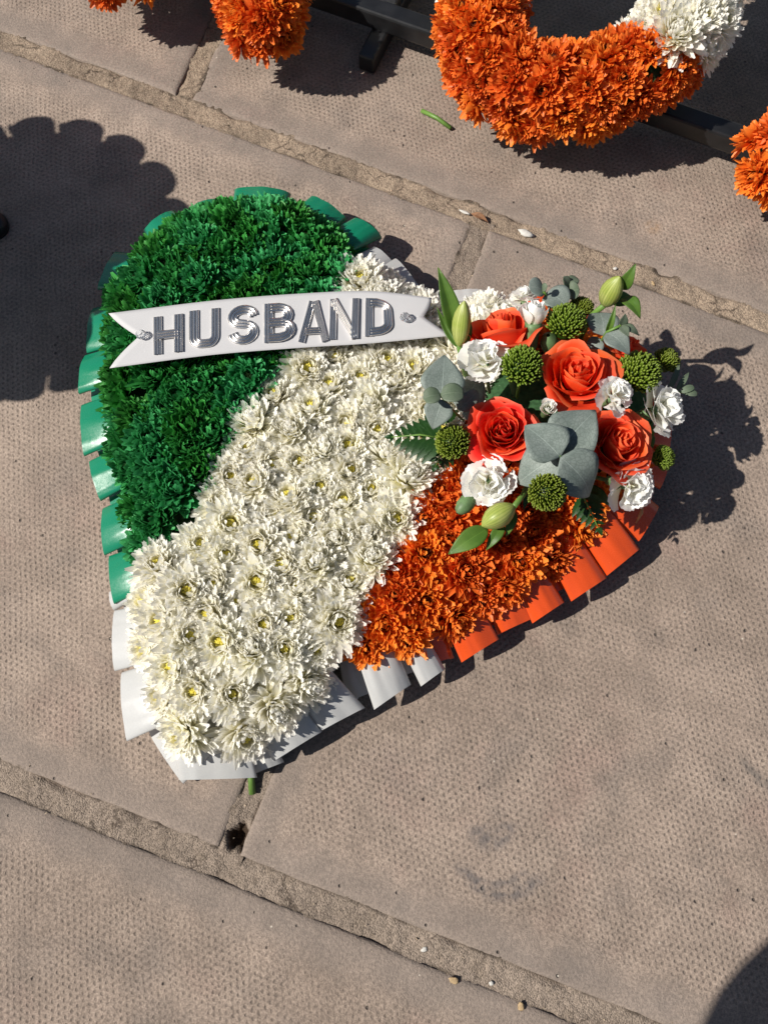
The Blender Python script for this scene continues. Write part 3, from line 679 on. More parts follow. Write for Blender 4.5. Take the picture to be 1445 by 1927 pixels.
def strokes(ch):
    a = SW; w = 0.78; b = w - SW; t = 1 - SW
    if ch == 'H': return [[(a, 0), (a, 1)], [(b, 0), (b, 1)], [(a, .5), (b, .5)]]
    if ch == 'U': return [[(a, 1), (a, .30)] + arcp(a + .19, a + .19, .19, .19, 180, 270, 5) + [(b - .19, a)] + arcp(b - .19, a + .19, .19, .19, 270, 360, 5) + [(b, 1)]]
    if ch == 'S': return [arcp(w / 2, .69, .265, .185, 5, 255, 14)[:-1] + arcp(w / 2, .31, .265, .195, 75, -175, 14)]
    if ch == 'B': return [[(a, 0), (a, 1)], [(a, t), (w * .45, t)] + arcp(w * .47, .69, .235, .185, 90, -90, 8)[1:-1] + [(w * .45, .505), (a, .505)],
                          [(a, .505), (w * .5, .505)] + arcp(w * .5, .315, .26, .19, 90, -90, 8)[1:-1] + [(w * .5, a), (a, a)]]
    if ch == 'A': return [[(a * .7, 0), (w / 2 - .03, 1)], [(w - a * .7, 0), (w / 2 + .03, 1)], [(w * .27, .27), (w * .73, .27)]]
    if ch == 'N': return [[(a, 0), (a, 1)], [(a, .98), (b, .02)], [(b, 0), (b, 1)]]
    if ch == 'D': return [[(a, 0), (a, 1)], [(a, t), (w * .42, t)] + arcp(w * .42, .68, .30, .195, 90, 0, 6)[1:] + arcp(w * .42, .32, .30, .195, 0, -90, 6) + [(a, a)]]
def ridge(u):
    """three rounded ribs across the stroke, u in -1..1"""
    return 0.0012 + 0.0011 * abs(math.sin((u + 1) / 2 * 3 * math.pi)) ** 0.9
def letter(ch, s0, s1, t0, t1):
    SW = 0.088 if ch in 'AN' else 0.116
    mb = MB(); us = [-1.0, -1.0] + [-0.98 + 1.96 * k / 18 for k in range(19)] + [1.0, 1.0]
    org = BAN((s0 + s1) / 2, (t0 + t1) / 2)
    def W(x, y, up): return BAN(s0 + (s1 - s0) * x / 0.78, t1 + (t0 - t1) * y, up) - org
    for si_, path in enumerate(strokes(ch)):
        p = [Vector(q) for q in path]; p = [q for i_, q in enumerate(p) if i_ == 0 or (q - p[i_ - 1]).length > 0.02]; n = len(p); rows = []
        for i in range(n):
            d0 = (p[i] - p[i - 1]).normalized() if i > 0 else (p[1] - p[0]).normalized(); d1 = (p[i + 1] - p[i]).normalized() if i < n - 1 else d0
            tn = (d0 + d1).normalized(); nr = Vector((-tn.y, tn.x)); sc = 1 / max(0.5, nr.dot(Vector((-d0.y, d0.x))))
            row = []
            for k, u in enumerate(us):
                up = -0.0005 if k in (0, len(us) - 1) else ridge(u) + 0.0005 * si_
                q = p[i] + nr * (u * SW * sc); row.append(W(q.x, q.y, up))
            rows.append(row)
        e0 = [W((p[0] + Vector((-(p[1] - p[0]).normalized().y, (p[1] - p[0]).normalized().x)) * (u * SW)).x, (p[0] + Vector((-(p[1] - p[0]).normalized().y, (p[1] - p[0]).normalized().x)) * (u * SW)).y, -0.0005) for u in us]
        dl = (p[-1] - p[-2]).normalized(); e1 = [W((p[-1] + Vector((-dl.y, dl.x)) * (u * SW)).x, (p[-1] + Vector((-dl.y, dl.x)) * (u * SW)).y, -0.0005) for u in us]
        mb.grid([e0] + rows + [e1])
    o = link('letter', mb.done('letter_' + ch.lower(), M['chrome']), banner, org - ban_o); o['label'] = 'silver letter ' + ch
    es = o.modifiers.new('edges', 'EDGE_SPLIT'); es.split_angle = R(50)
def s_of(px):
    lo, hi = 0.0, 1.0
    for _ in range(40):
        m = (lo + hi) / 2
        if (curve_at(TOPB, m)[0] + curve_at(BOTB, m)[0]) / 2 < px: lo = m
        else: hi = m
    return lo
for ch, x0, x1, t0, t1 in (('H', 289, 344, .17, .86), ('U', 356, 413, .14, .85), ('S', 428, 487, .12, .86), ('B', 497, 556, .14, .86), ('A', 561, 618, .15, .90), ('N', 618, 677, .13, .88), ('D', 687, 741, .13, .86)):
    letter(ch, s_of(x0), s_of(x1), t0, t1)
def gem(px, py):
    c = P(px, py, bz(s_of(px)) + 0.0035); mb = MB(); rows = []
    for z, r_ in ((-0.003, 0.0004), (0.0, 0.0044), (0.0016, 0.0042), (0.0036, 0.0026), (0.0040, 0.0002)):
        rows.append([Vector((r_ * math.cos(2 * math.pi * (k + (z > 0) * .5) / 8), r_ * math.sin(2 * math.pi * (k + (z > 0) * .5) / 8), z)) for k in range(8)])
    mb.grid(rows, closed=True); link('gem_pin', mb.done('gem_pin', M['clear'], smooth=False), banner, c - ban_o)
gem(266, 630); gem(762, 597)

# ------------------------------------------------------------------ spray flowers
def rose_petal(phi, rt, zt, wrap, flare, rb, seed, tipz=0.0, nu=11, nv=8, ws=1.0):
    r = random.Random(seed); rows = []; ph = r.uniform(0, 6.28); wob = r.uniform(.8, 2.3) * ws
    for i in range(nv):
        v = i / (nv - 1); k = max(0.0, (v - .62) / .38); row = []
        for j in range(nu):
            u = j / (nu - 1) * 2 - 1
            vv = v * (1 - 0.22 * abs(u) ** 2.6 * v)
            rr = rb + (rt - rb) * math.sin(min(1, vv * 1.02) * math.pi / 2) ** 0.75 + flare * k * k * (1 - .35 * abs(u))
            z = zt * vv ** 1.05 - flare * .75 * k ** 2.2 * (0.6 + 0.4 * abs(math.sin(2.2 * u + ph)))
            wid = 0.45 + 0.55 * math.sin(min(1, v / .7) * math.pi / 2)
            if v > .7: wid *= math.sqrt(max(0, 1 - ((v - .7) / .42) ** 2)) * .35 + .65
            ang = phi + u * wrap * wid
            rr += 0.09 * rt * u + 0.0011 * wob * v * math.sin(3.1 * u + ph) + 0.0007 * ws * v * math.sin(7 * u + ph * 2)
            z += 0.0013 * wob * v * math.sin(2.4 * u + ph * 1.7) + tipz * k * max(0, 1 - abs(u) * 1.6)
            row.append(Vector((rr * math.cos(ang), rr * math.sin(ang), z)))
        rows.append(row)
    return rows
def make_rose_set(seed, N=30, openness=1.0, mat='rose'):
    r = random.Random(seed); out = []; mm = 0.001
    for i in range(N):
        f = i / (N - 1)
        rt = (1.8 + 23.5 * openness * f ** 0.92) * mm; zt = (33 - 3 * f - 7 * f * f + r.uniform(-1.2, 1.2)) * mm; wrap = R(105 - 55 * f + r.uniform(-8, 8))
        flare = (max(0, f - .35) / .65) ** 1.4 * 9.5 * mm * r.uniform(.7, 1.2); rb = (1 + 5 * f) * mm
        rows = rose_petal(i * GOLD + r.uniform(-.4, .4), rt, zt, wrap, flare, rb, seed * 97 + i, r.uniform(0, 3.5) * mm * f)
        mb = MB(); put(mb, rows, Matrix.Identity(4), r.random()); out.append(mb.done('rose_petal', M[mat]))
    return out
ROSES = [make_rose_set(21, 24, 1.05), make_rose_set(22, 27, 1.1), make_rose_set(23, 34, .92, 'rose_red'), make_rose_set(24, 31, 1.0)]
SEPAL = None
def rose(px, py, h, axis, rad_px, which, spin=0.0, label=None):
    c = P(px, py, h); sc = rad_px * (CAM_H - h) / F_PX * 1.18 / 0.031
    ax = Vector(axis).normalized(); org = c - ax * 0.024 * sc
    mb = MB(); mb.tube([(0, 0, -0.035), (0, 0, -0.006), (0, 0, 0.0), (0, 0, 0.006), (0, 0, 0.009)], [0.0025, 0.0028, 0.006, 0.008, 0.004], 10)
    o = link('rose', mb.done('rose_base', M['calyx']), heart, org - heart.location, aim(ax, spin), sc)
    if label: o['label'] = label
    for m in ROSES[which]: link('petal', m, o)
    return o
def carn_petal(L, half, seed, nu=17, nv=6, ruf=1.0):
    r = random.Random(seed); ph = r.uniform(0, 6.28); k1 = r.uniform(3.2, 4.6); rows = []
    bend = R(r.uniform(-10, 45)); 
    for i in range(nv):
        v = i / (nv - 1); row = []
        for j in range(nu):
            u = j / (nu - 1) * 2 - 1
            ang = u * half * (0.35 + 0.65 * v); rr = L * v * (1 - .10 * u * u)
            if i == nv - 1: rr += 0.0005 * (1 if j % 2 else -1) + 0.0005 * r.uniform(-1, 1)
            z = ruf * (0.0022 * v * v * math.sin(k1 * u + ph) + 0.0006 * v ** 3 * math.sin(9 * u + ph * 2)) + L * .4 * math.sin(bend) * v * v
            row.append(Vector((rr * math.sin(ang), rr * math.cos(ang), z)))
        rows.append(row)
    return rows
def make_carn_set(seed, N=19):
    r = random.Random(seed); out = []; mm = 0.001
    for i in range(N):
        f = i / (N - 1)
        L = (24.5 - 7.5 * f) * mm * r.uniform(.9, 1.08); el = 4 + 70 * f ** 1.1 + r.uniform(-9, 9)
        rows = carn_petal(L, R(50 - 8 * f + r.uniform(-6, 6)), seed * 51 + i, ruf=.55 + .9 * f)
        mt = Matrix.Rotation(i * GOLD + r.uniform(-.3, .3), 4, 'Z') @ Matrix.Translation((0, .0015, .006 * f)) @ Matrix.Rotation(R(el), 4, 'X') @ Matrix.Rotation(r.uniform(-.5, .5), 4, 'Y')
        mb = MB(); put(mb, rows, mt, r.random()); out.append(mb.done('carnation_petal', M['carnation']))
    return out
CARNS = [make_carn_set(31), make_carn_set(32, 18), make_carn_set(33, 21)]
def carnation(px, py, h, axis, rad_px, which, spin=0.0, label=None):
    c = P(px, py, h); sc = rad_px * (CAM_H - h) / F_PX * 1.02 / 0.0245; ax = Vector(axis).normalized(); org = c - ax * 0.010 * sc
    mb = MB(); mb.tube([(0, 0, -0.045), (0, 0, -0.024), (0, 0, -0.020), (0, 0, -0.004), (0, 0, 0.003)], [0.0017, 0.0018, 0.0042, 0.0052, 0.0036], 10)
    o = link('carnation', mb.done('carnation_calyx', M['calyx']), heart, org - heart.location, aim(ax, spin), sc)
    if label: o['label'] = label
    for m in CARNS[which]: link('petal', m, o)
    return o
def bud_white(px, py, h, axis, rad_px, seed, tall=1.5, calyx=True):
    c = P(px, py, h); ra = rad_px * (CAM_H - h) / F_PX; ax = Vector(axis).normalized(); org = c - ax * ra * tall * .8
    mb = MB()
    mb.tube([(0, 0, -ra * 1.9), (0, 0, -ra * 1.4), (0, 0, -ra * .2), (0, 0, ra * .25)], [ra * .2, ra * .42, ra * .5, ra * .62], 12)
    o = link('carnation_bud', mb.done('bud_calyx', M['calyx']), heart, org - heart.location, aim(ax, seed))
    r = random.Random(seed)
    for i in range(11):
        f = i / 10
        rows = rose_petal(i * GOLD, ra * (.25 + .72 * f), ra * tall * (1.25 - .35 * f), R(80 - 25 * f), ra * .05, ra * .2, seed * 13 + i, 0.0, ws=.35)
        m_ = MB(); put(m_, rows, Matrix.Identity(4), r.random()); link('petal', m_.done('bud_petal', M['carnation']), o)
def make_button(seed, N=300):
    r = random.Random(seed); mb = MB(); Rr = 0.020
    for i in range(N):
        f = (i + .5) / N; th = math.acos(1 - f * 1.28); a = i * GOLD
        n = Vector((math.sin(th) * math.cos(a), math.sin(th) * math.sin(a), math.cos(th)))
        up = Vector((0, 0, 1)); side = (n * .75 + (Vector((n.x, n.y, 0)) * -.2 + up * .45)).normalized()
        k = 0.45 + 0.55 * min(1, th / 1.1); L = (.0052 + .0015 * r.random()) * (.8 + .4 * k); w = .00105 * (.7 + .55 * k)
        p0 = n * (Rr - .006) * (1 - .10 * max(0, 1 - th / .5)); d = side + Vector((r.uniform(-.18, .18), r.uniform(-.18, .18), r.uniform(-.1, .1))); d.normalize()
        x = d.cross(up); x = x.normalized() if x.length > 1e-3 else Vector((1, 0, 0)); y = d.cross(x)
        rows = []
        for q, (t, ww) in enumerate(((0, .55), (.45, .95), (.8, 1.0), (.96, .55))):
            bd = n * (-.10 * L * t * t)
            rows.append([p0 + d * L * 1.5 * t + bd + (x * math.cos(2 * math.pi * m_ / 5) + y * .8 * math.sin(2 * math.pi * m_ / 5)) * w * ww for m_ in range(5)])
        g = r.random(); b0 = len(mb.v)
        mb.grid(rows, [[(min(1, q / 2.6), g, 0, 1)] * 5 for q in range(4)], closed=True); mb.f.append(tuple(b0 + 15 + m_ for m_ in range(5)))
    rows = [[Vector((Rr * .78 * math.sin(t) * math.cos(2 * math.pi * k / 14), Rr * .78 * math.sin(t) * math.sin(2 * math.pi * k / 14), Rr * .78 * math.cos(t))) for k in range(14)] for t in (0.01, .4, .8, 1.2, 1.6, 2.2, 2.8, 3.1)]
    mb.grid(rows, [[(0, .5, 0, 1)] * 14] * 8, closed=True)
    return mb.done('button_chrysanthemum', M['button'])
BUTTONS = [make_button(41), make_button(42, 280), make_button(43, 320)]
def button(px, py, h, axis, rad_px, which):
    c = P(px, py, h); sc = rad_px * (CAM_H - h) / F_PX / 0.0222
    o = link('button_chrysanthemum', BUTTONS[which % 3], heart, c - heart.location, aim(axis, rnd.uniform(0, 6)), sc)
    mb = MB(); mb.tube([(0, 0, -0.06), (0, 0, -0.01)], [.0018, .002], 8); link('stem', mb.done('stem', M['stem']), o)
    return o
def leaf_rows(p0, p1, width, shape='ovate', arch=0.15, fold=0.12, upv=(0, 0, 1), wav=0.0, roll=0.0, nl=12, nw=9, seed=1):
    p0 = Vector(p0); p1 = Vector(p1); L = (p1 - p0).length; y = (p1 - p0).normalized(); x = y.cross(Vector(upv)).normalized(); z = x.cross(y)
    if roll: q = Matrix.Rotation(roll, 3, y); x = q @ x; z = q @ z
    r = random.Random(seed); ph = r.uniform(0, 6); rows = []
    for i in range(nl):
        t = i / (nl - 1)
        if shape == 'ovate': w = min(1.0, math.sqrt(max(0, 1 - (1 - min(1, t / .36)) ** 2))) * (1.0 if t < .36 else (1 - ((t - .36) / .64) ** 1.3) ** .92)
        elif shape == 'round': w = math.sqrt(max(0, 1 - (2 * t - 1) ** 2)) ** .9
        else: w = math.sin(math.pi * t ** 0.72) ** 0.9
        w = max(w, 0.03) * width / 2
        row = []
        for j in range(nw):
            u = j / (nw - 1) * 2 - 1
            row.append(p0 + y * L * t + x * u * w + z * (arch * L * math.sin(math.pi * t) + fold * w * abs(u) + wav * w * math.sin(5 * t + ph + 2 * u) * abs(u)))
        rows.append(row)
    return rows
def leaf(name, p0, p1, width, mat, parent, origin, **k):
    mb = MB(); mb.grid([[q - origin for q in row] for row in leaf_rows(p0, p1, width, **k)])
    o = link(name, mb.done(name, M[mat]), parent)
    sd = o.modifiers.new('thickness', 'SOLIDIFY'); sd.thickness = 0.0002; sd.offset = 0
    return o
def sprig(name, stem_px, leaves, mat='euc', label=None):
    """stem_px: [(px,py,h)...], leaves: (px0,py0,h0, px1,py1,h1, width_mm, shape, mat or None, kw)"""
    pts = [P(*q) for q in stem_px]; org = pts[-1]
    mb = MB(); mb.tube([tuple(p - org) for p in pts], .0011, 7)
    o = link(name, mb.done('stem', M['stem']), heart, org - heart.location)
    if label: o['label'] = label
    for l in leaves:
        a = P(*l[0:3]); b = P(*l[3:6]); leaf('leaf', a, b, l[6] * .001, (l[8] if len(l) > 8 and l[8] else mat), o, org, shape=l[7], **(l[9] if len(l) > 9 else {}))
    return o

# floral foam dome under the spray
mb = MB(); sc_ = P(1060, 770, 0.07); rows = []
for t in (0.02, .35, .7, 1.05, 1.4, 1.57):
    rows.append([Vector((.082 * math.sin(t) * math.cos(2 * math.pi * k / 28), .066 * math.sin(t) * math.sin(2 * math.pi * k / 28), .042 * math.cos(t))) for k in range(28)])
mb.grid(rows, closed=True); link('spray_foam', mb.done('spray_foam', M['foam']), heart, Vector((sc_.x, sc_.y, 0.046)) - heart.location)

rose(940, 614, .122, (-.3, .68, .74), 74, 0, .4, 'orange red rose at the top of the spray, seen from its side')
rose(1088, 700, .138, (.02, .12, 1), 69, 1, 1.2, 'large orange red rose in the middle of the spray')
rose(945, 808, .128, (-.12, -.12, 1), 66, 2, 2.2, 'orange red rose beside the green fern leaf')
rose(1168, 832, .128, (.22, -.02, 1), 67, 3, 4.0, 'orange red rose at the right of the spray')
rose(1190, 655, .105, (.55, .5, .8), 44, 0, 5.0, 'small dark orange rose at the back of the spray')
carnation(912, 675, .136, (-.2, .15, 1), 56, 0, .3); carnation(918, 905, .120, (-.15, -.35, 1), 54, 1, 1.3)
carnation(1250, 765, .118, (.65, .05, .8), 61, 2, 2.5); carnation(1186, 915, .112, (.35, -.45, .85), 57, 0, 3.6)
carnation(1157, 743, .146, (.25, -.05, 1), 45, 1, 4.9); carnation(985, 556, .108, (-.1, .7, .8), 34, 2, .9)
bud_white(1006, 582, .142, (.0, .75, .8), 31, 3, 1.5); bud_white(1033, 765, .146, (.05, 0, 1), 19, 5, 1.0)
for i, (x, y, h, ax, rp) in enumerate(((981, 692, .138, (-.08, .1, 1), 45), (1064, 612, .132, (.05, .45, 1), 44), (1198, 706, .120, (.4, .25, 1), 48), (853, 833, .116, (-.45, -.1, 1), 37),
                                       (1028, 926, .150, (-.02, -.45, 1), 39), (1243, 862, .100, (.8, -.1, .8), 26), (1250, 682, .095, (.7, .5, .8), 30), (1092, 583, .110, (.2, .7, .8), 28))):
    button(x, y, h, ax, rp, i)
sprig('eucalyptus_sprig', [(1010, 820, .07), (1035, 850, .13), (1054, 860, .158)], [
    (1054, 860, .158, 987, 801, .152, 36, 'ovate', None, {'fold': .18, 'wav': .10, 'arch': .08}), (1054, 860, .158, 1108, 934, .128, 37, 'ovate', None, {'fold': .14, 'wav': .12, 'seed': 4}),
    (1046, 850, .150, 1120, 772, .150, 39, 'ovate', None, {'arch': .08, 'wav': .12, 'seed': 7}), (1050, 858, .146, 974, 910, .116, 34, 'ovate', None, {'arch': .1})], label='large grey green eucalyptus sprig in the middle of the spray')
sprig('eucalyptus_sprig', [(880, 800, .06), (845, 765, .12), (829, 743, .152)], [
    (830, 748, .140, 836, 668, .142, 33, 'ovate', None, {'arch': .06}), (829, 743, .152, 796, 750, .152, 13, 'round', 'euc_young'), (829, 743, .152, 873, 741, .152, 15, 'round', 'euc_young'),
    (832, 752, .140, 814, 808, .128, 22, 'ovate'), (860, 770, .12, 898, 735, .125, 14, 'round', None, {'roll': .6}), (866, 775, .11, 905, 705, .105, 26, 'ovate'), (870, 780, .11, 905, 770, .11, 20, 'round')], label='grey green eucalyptus sprig beside the white flowers')
sprig('eucalyptus_sprig', [(1040, 620, .07), (1030, 565, .12), (1022, 545, .135)], [
    (1022, 546, .13, 994, 540, .136, 17, 'round', None, {'arch': .1}), (1026, 552, .125, 1066, 576, .128, 24, 'round', None), (1020, 545, .137, 1030, 538, .142, 7, 'round', 'euc_young')])
sprig('eucalyptus_sprig', [(1060, 600, .08), (1068, 555, .12)], [(1068, 552, .12, 1090, 545, .125, 17, 'round', 'euc_young'), (1066, 546, .12, 1060, 520, .128, 11, 'round', 'euc_young', {'roll': .5}), (1064, 540, .12, 1086, 523, .12, 10, 'round', 'euc_young')])
sprig('eucalyptus_sprig', [(1120, 680, .07), (1132, 640, .12), (1141, 625, .138), (1168, 612, .145)], [
    (1135, 632, .13, 1128, 588, .128, 25, 'round', None), (1141, 625, .138, 1184, 668, .138, 20, 'ovate', None), (1132, 640, .12, 1108, 660, .115, 14, 'round'), (1168, 614, .145, 1182, 634, .145, 8, 'ovate', 'euc_young'),
    (1168, 612, .145, 1176, 590, .15, 8, 'ovate', 'euc_young', {'roll': .5}), (1170, 612, .145, 1202, 632, .14, 7, 'ovate', 'euc_young'), (1128, 655, .11, 1140, 685, .10, 13, 'round')])
sprig('eucalyptus_sprig', [(1215, 810, .06), (1262, 738, .095), (1292, 738, .10)], [(1280, 738, .10, 1306, 728, .102, 6, 'round', 'euc_young'), (1286, 740, .10, 1312, 742, .10, 6, 'round', 'euc_young'), (1272, 735, .098, 1296, 700, .10, 5, 'lance', 'euc_young'), (1258, 735, .095, 1278, 680, .10, 5, 'lance', 'euc_young')])
def lily(base_px, tip_px, rad_mm, leaves, stem_px, label=None):
    a = P(*base_px); b = P(*tip_px); ax = (b - a); L = ax.length; ax.normalize(); org = a
    prof = [(0, .12), (.06, .42), (.18, .72), (.36, .97), (.55, 1.0), (.72, .86), (.86, .58), (.95, .28), (1.0, .06)]
    x = ax.orthogonal().normalized(); y = ax.cross(x); rows = []
    for t, w in prof:
        rows.append([ax * L * t + (x * math.cos(2 * math.pi * k / 24) + y * math.sin(2 * math.pi * k / 24)) * (rad_mm * .001 * w * (1 + .07 * math.cos(3 * 2 * math.pi * k / 24))) for k in range(25)])
    mb = MB(); mb.grid(rows); o = link('lily_bud', mb.done('lily_bud', M['bud']), heart, org - heart.location)
    if label: o['label'] = label
    mb = MB(); pts = [P(*q) - org for q in stem_px]; mb.tube([tuple(q) for q in pts], [.0022] * len(pts), 8); link('stem', mb.done('stem', M['stem']), o)
    for l in leaves: leaf('leaf', P(*l[0:3]), P(*l[3:6]), l[6] * .001, 'lance', o, org, shape='lance', **(l[7] if len(l) > 7 else {}))
lily((864, 652, .118), (874, 566, .150), 7.2, [(862, 640, .118, 824, 503, .150, 15, {'fold': .35, 'arch': .05}), (862, 655, .116, 822, 578, .125, 6.5, {'fold': .3, 'arch': -.12}), (876, 650, .115, 884, 600, .12, 7)], [(880, 720, .07), (868, 675, .10), (864, 650, .119)], 'green lily bud with an upright leaf next to the banner')
lily((1136, 575, .135), (1166, 520, .165), 8.2, [(1170, 545, .150, 1196, 496, .172, 10, {'fold': .3}), (1168, 562, .14, 1204, 600, .142, 12, {'fold': .3, 'arch': .25}), (1150, 572, .135, 1190, 560, .135, 13, {'fold': .3}), (1140, 630, .13, 1158, 572, .150, 5, {'fold': .5})], [(1090, 640, .07), (1112, 594, .115), (1137, 574, .136)], 'green lily bud standing at the back of the spray')
lily((968, 952, .118), (906, 990, .112), 9.0, [(918, 994, .104, 843, 1043, .100, 16, {'fold': .2, 'arch': .08}), (948, 985, .102, 914, 1036, .096, 9, {'fold': .2}), (968, 960, .105, 952, 1010, .098, 8)], [(1000, 880, .08), (985, 930, .11), (967, 953, .119)], 'green lily bud lying over the orange flowers')
# closed green carnation bud
a = P(884, 940, .104); b = P(860, 966, .106); ax = (b - a).normalized(); mb = MB()
x = ax.orthogonal().normalized(); y = ax.cross(x); L = (b - a).length
mb.grid([[a + ax * L * t - heart.location + (x * math.cos(2 * math.pi * k / 14) + y * math.sin(2 * math.pi * k / 14)) * .0066 * w for k in range(14)] for t, w in ((-.35, .2), (-.15, .8), (.2, 1), (.55, .95), (.85, .6), (1.0, .12))], closed=True)
link('green_bud', mb.done('green_bud', M['calyx']), heart)
a = P(1033, 642, .125); b = P(1015, 655, .13); mb = MB(); ax = Vector((-.3, .1, 1)).normalized(); x = ax.orthogonal().normalized(); y = ax.cross(x)
mb.grid([[a + ax * .016 * (t - .5) - heart.location + (x * math.cos(2 * math.pi * k / 14) + y * math.sin(2 * math.pi * k / 14)) * .0072 * w for k in range(14)] for t, w in ((-.3, .3), (.0, .9), (.4, 1), (.8, .75), (1.0, .2))], closed=True)
link('green_bud', mb.done('green_bud', M['calyx']), heart)
def fern(pts, n, lmax, label=None):
    p = [P(*q) for q in pts]; org = p[0]; mb = MB(); mb.tube([tuple(q - org) for q in p], [.0008] * (len(p) - 1) + [.0003], 6)
    o = link('fern_frond', mb.done('rachis', M['stem']), heart, org - heart.location)
    if label: o['label'] = label
    tip = p[-1]; L = (tip - org).length; d = (tip - org).normalized(); sd = d.cross(Vector((0, 0, 1))).normalized(); r = random.Random(n)
    for i in range(n):
        t = (i + .4) / n; c = org + (tip - org) * t; ln = lmax * .001 * (1 - t) ** .75 * 1.0 + .0016
        for s in (-1, 1):
            dr = (sd * s * .86 + d * .62).normalized(); e = c + dr * ln + Vector((0, 0, -.15 * ln))
            rows = leaf_rows(c, e, ln * .36, 'lance', arch=.06, fold=.15, nl=13, nw=5)
            for a_, row in enumerate(rows):     # toothed margin
                if a_ % 2: cen = row[2]; rows[a_] = [cen + (q - cen) * (1.22 if a_ < 12 else 1) for q in row]
            m_ = MB(); m_.grid([[q - org for q in row] for row in rows]); link('leaflet', m_.done('leaflet', M['fern']), o)
    m_ = MB(); m_.grid([[q - org for q in row] for row in leaf_rows(org + (tip - org) * .9, tip + d * .004, .004, 'lance')]); link('leaflet', m_.done('leaflet', M['fern']), o)
fern([(838, 826, .112), (790, 818, .116), (731, 823, .108)], 7, 24, 'dark green fern tip over the white flowers')
fern([(840, 800, .100), (836, 770, .1), (815, 752, .09)], 5, 17); fern([(838, 838, .10), (826, 862, .096), (818, 880, .09)], 4, 15)
fern([(1095, 930, .10), (1112, 965, .10), (1128, 1000, .095)], 6, 17, 'dark green fern tip over the orange flowers')
sprig('lance_twig', [(1120, 880, .06), (1110, 900, .085), (1100, 915, .09)], [(1100, 912, .09, 1150, 955, .085, 9, 'lance', 'fern'), (1000, 880, .08, 985, 960, .08, 10, 'lance', 'fern'), (1210, 830, .07, 1236, 800, .09, 8, 'lance', 'lance'), (1215, 815, .07, 1225, 850, .08, 9, 'lance', 'lance')])
mb = MB(); pts = [P(1208, 952, .07), P(1206, 965, .066), P(1196, 984, .060)]; mb.tube([tuple(q - heart.location) for q in pts], [.0008, .0016, .0005], 7); link('twig', mb.done('twig', M['twig']), heart)

# ------------------------------------------------------------------ floral letters on their stand
LT = R(22.0); e1 = Vector((math.cos(ROW), math.sin(ROW), 0)); hv = Vector((-e1.y, e1.x, 0)); e2 = hv * math.cos(LT) + Vector((0, 0, math.sin(LT))); ln_ = e1.cross(e2).normalized()
LO = P(1080, 200, 0.082)
def LP(px, py, up=0.0): return Pplane(px, py, LO + ln_ * up, ln_)
WL0 = LP(1190, 62)                      # where orange turns white
def lcol(p):
    d = (p - WL0).dot(e2); return 'green' if d > .085 else 'white' if d > 0 else 'orange'
def floral_letter(strokes_px, width_mm, name, label, seed, mind=0.0205):
    r = random.Random(seed); first = LP(*strokes_px[0][0]); o = empty(name, (first.x, first.y, 0.03)); tag(o, label, 'floral letter', 'floral letters on the black stand')
    pts = []; W2 = width_mm * .0005
    mb = MB()
    for st in strokes_px:
        path = [LP(*q) for q in st]; dense = [Vector(q) for q in crom([tuple(q) for q in path], 12)]
        # foam core
        rows = []
        for i, c in enumerate(dense):
            t = (dense[min(len(dense) - 1, i + 1)] - dense[max(0, i - 1)]).normalized(); s = t.cross(ln_).normalized()
            k = W2 * .62
            rows.append([c + s * k * a + ln_ * b - o.location for a, b in ((-1, -.030), (-1, -.006), (-.7, .002), (.7, .002), (1, -.006), (1, -.030))])
        b0 = len(mb.v); mb.grid(rows, closed=True); mb.f.append(tuple(b0 + k for k in range(6))[::-1]); mb.f.append(tuple(len(mb.v) - 6 + k for k in range(6)))
        ends = [dense[0], dense[-1]]
        for _ in range(11000):
            i = r.randrange(len(dense) - 1); f_ = r.random(); c = dense[i].lerp(dense[i + 1], f_); t = (dense[i + 1] - dense[i]).normalized(); s = t.cross(ln_).normalized()
            u = r.uniform(-1, 1); a = u * R(84); off = W2 * .72 * math.sin(a); low = (1 - math.cos(a)) * .040
            p = c + s * off + ln_ * (.012 - low)
            if any((p - q).length_squared < mind * mind for q in pts): continue
            pts.append(p); ax = ln_ * math.cos(a * .95) + s * math.sin(a * .95) + Vector((r.uniform(-.2, .2), r.uniform(-.2, .2), r.uniform(-.1, .1)))
            k = lcol(p)
            head(k, p, ax, o, .80 * r.uniform(.9, 1.18), r)
        for e, t in ((dense[0], dense[0] - dense[1]), (dense[-1], dense[-1] - dense[-2])):      # rounded stroke ends
            t = t.normalized(); s = t.cross(ln_).normalized()
            for q in range(11):
                a = R(-80 + 16 * q); lev = q % 2; d = t * math.cos(a) + s * math.sin(a)
                p = e + d * W2 * (.30 if lev else .45) + ln_ * (.006 if lev else -.012)
                if any((p - z).length_squared < (mind * .8) ** 2 for z in pts): continue
                pts.append(p); ax = ln_ * (1.0 if lev else .45) + d * .8
                head(lcol(p), p, ax, o, .86, r)
    link('foam_core', mb.done('foam_core', M['foam']), o)
    return o
floral_letter([[(945, -420), (915, -150), (908, -40), (905, 42), (945, 122), (1030, 158), (1112, 152), (1200, 120), (1268, 68), (1308, -10), (1336, -120), (1400, -370)]], 82, 'floral_letter', 'large floral letter with a curved orange bottom and a white side', 61)
floral_letter([[(330, -400), (420, -150), (470, -50), (500, 18)], [(330, -400), (250, -250), (205, -135), (188, -82)]], 92, 'floral_letter', 'floral letter cut by the top edge, its orange foot left of the black stand leg', 62)
floral_letter([[(1800, 0), (1650, 150), (1560, 232), (1478, 300)]], 86, 'floral_letter', 'orange floral letter foot at the right edge of the picture', 63)
stand = empty('letter_stand', (P(760, 70).x, P(760, 70).y, 0)); tag(stand, 'black metal bar stand lying under the floral letters', 'stand')
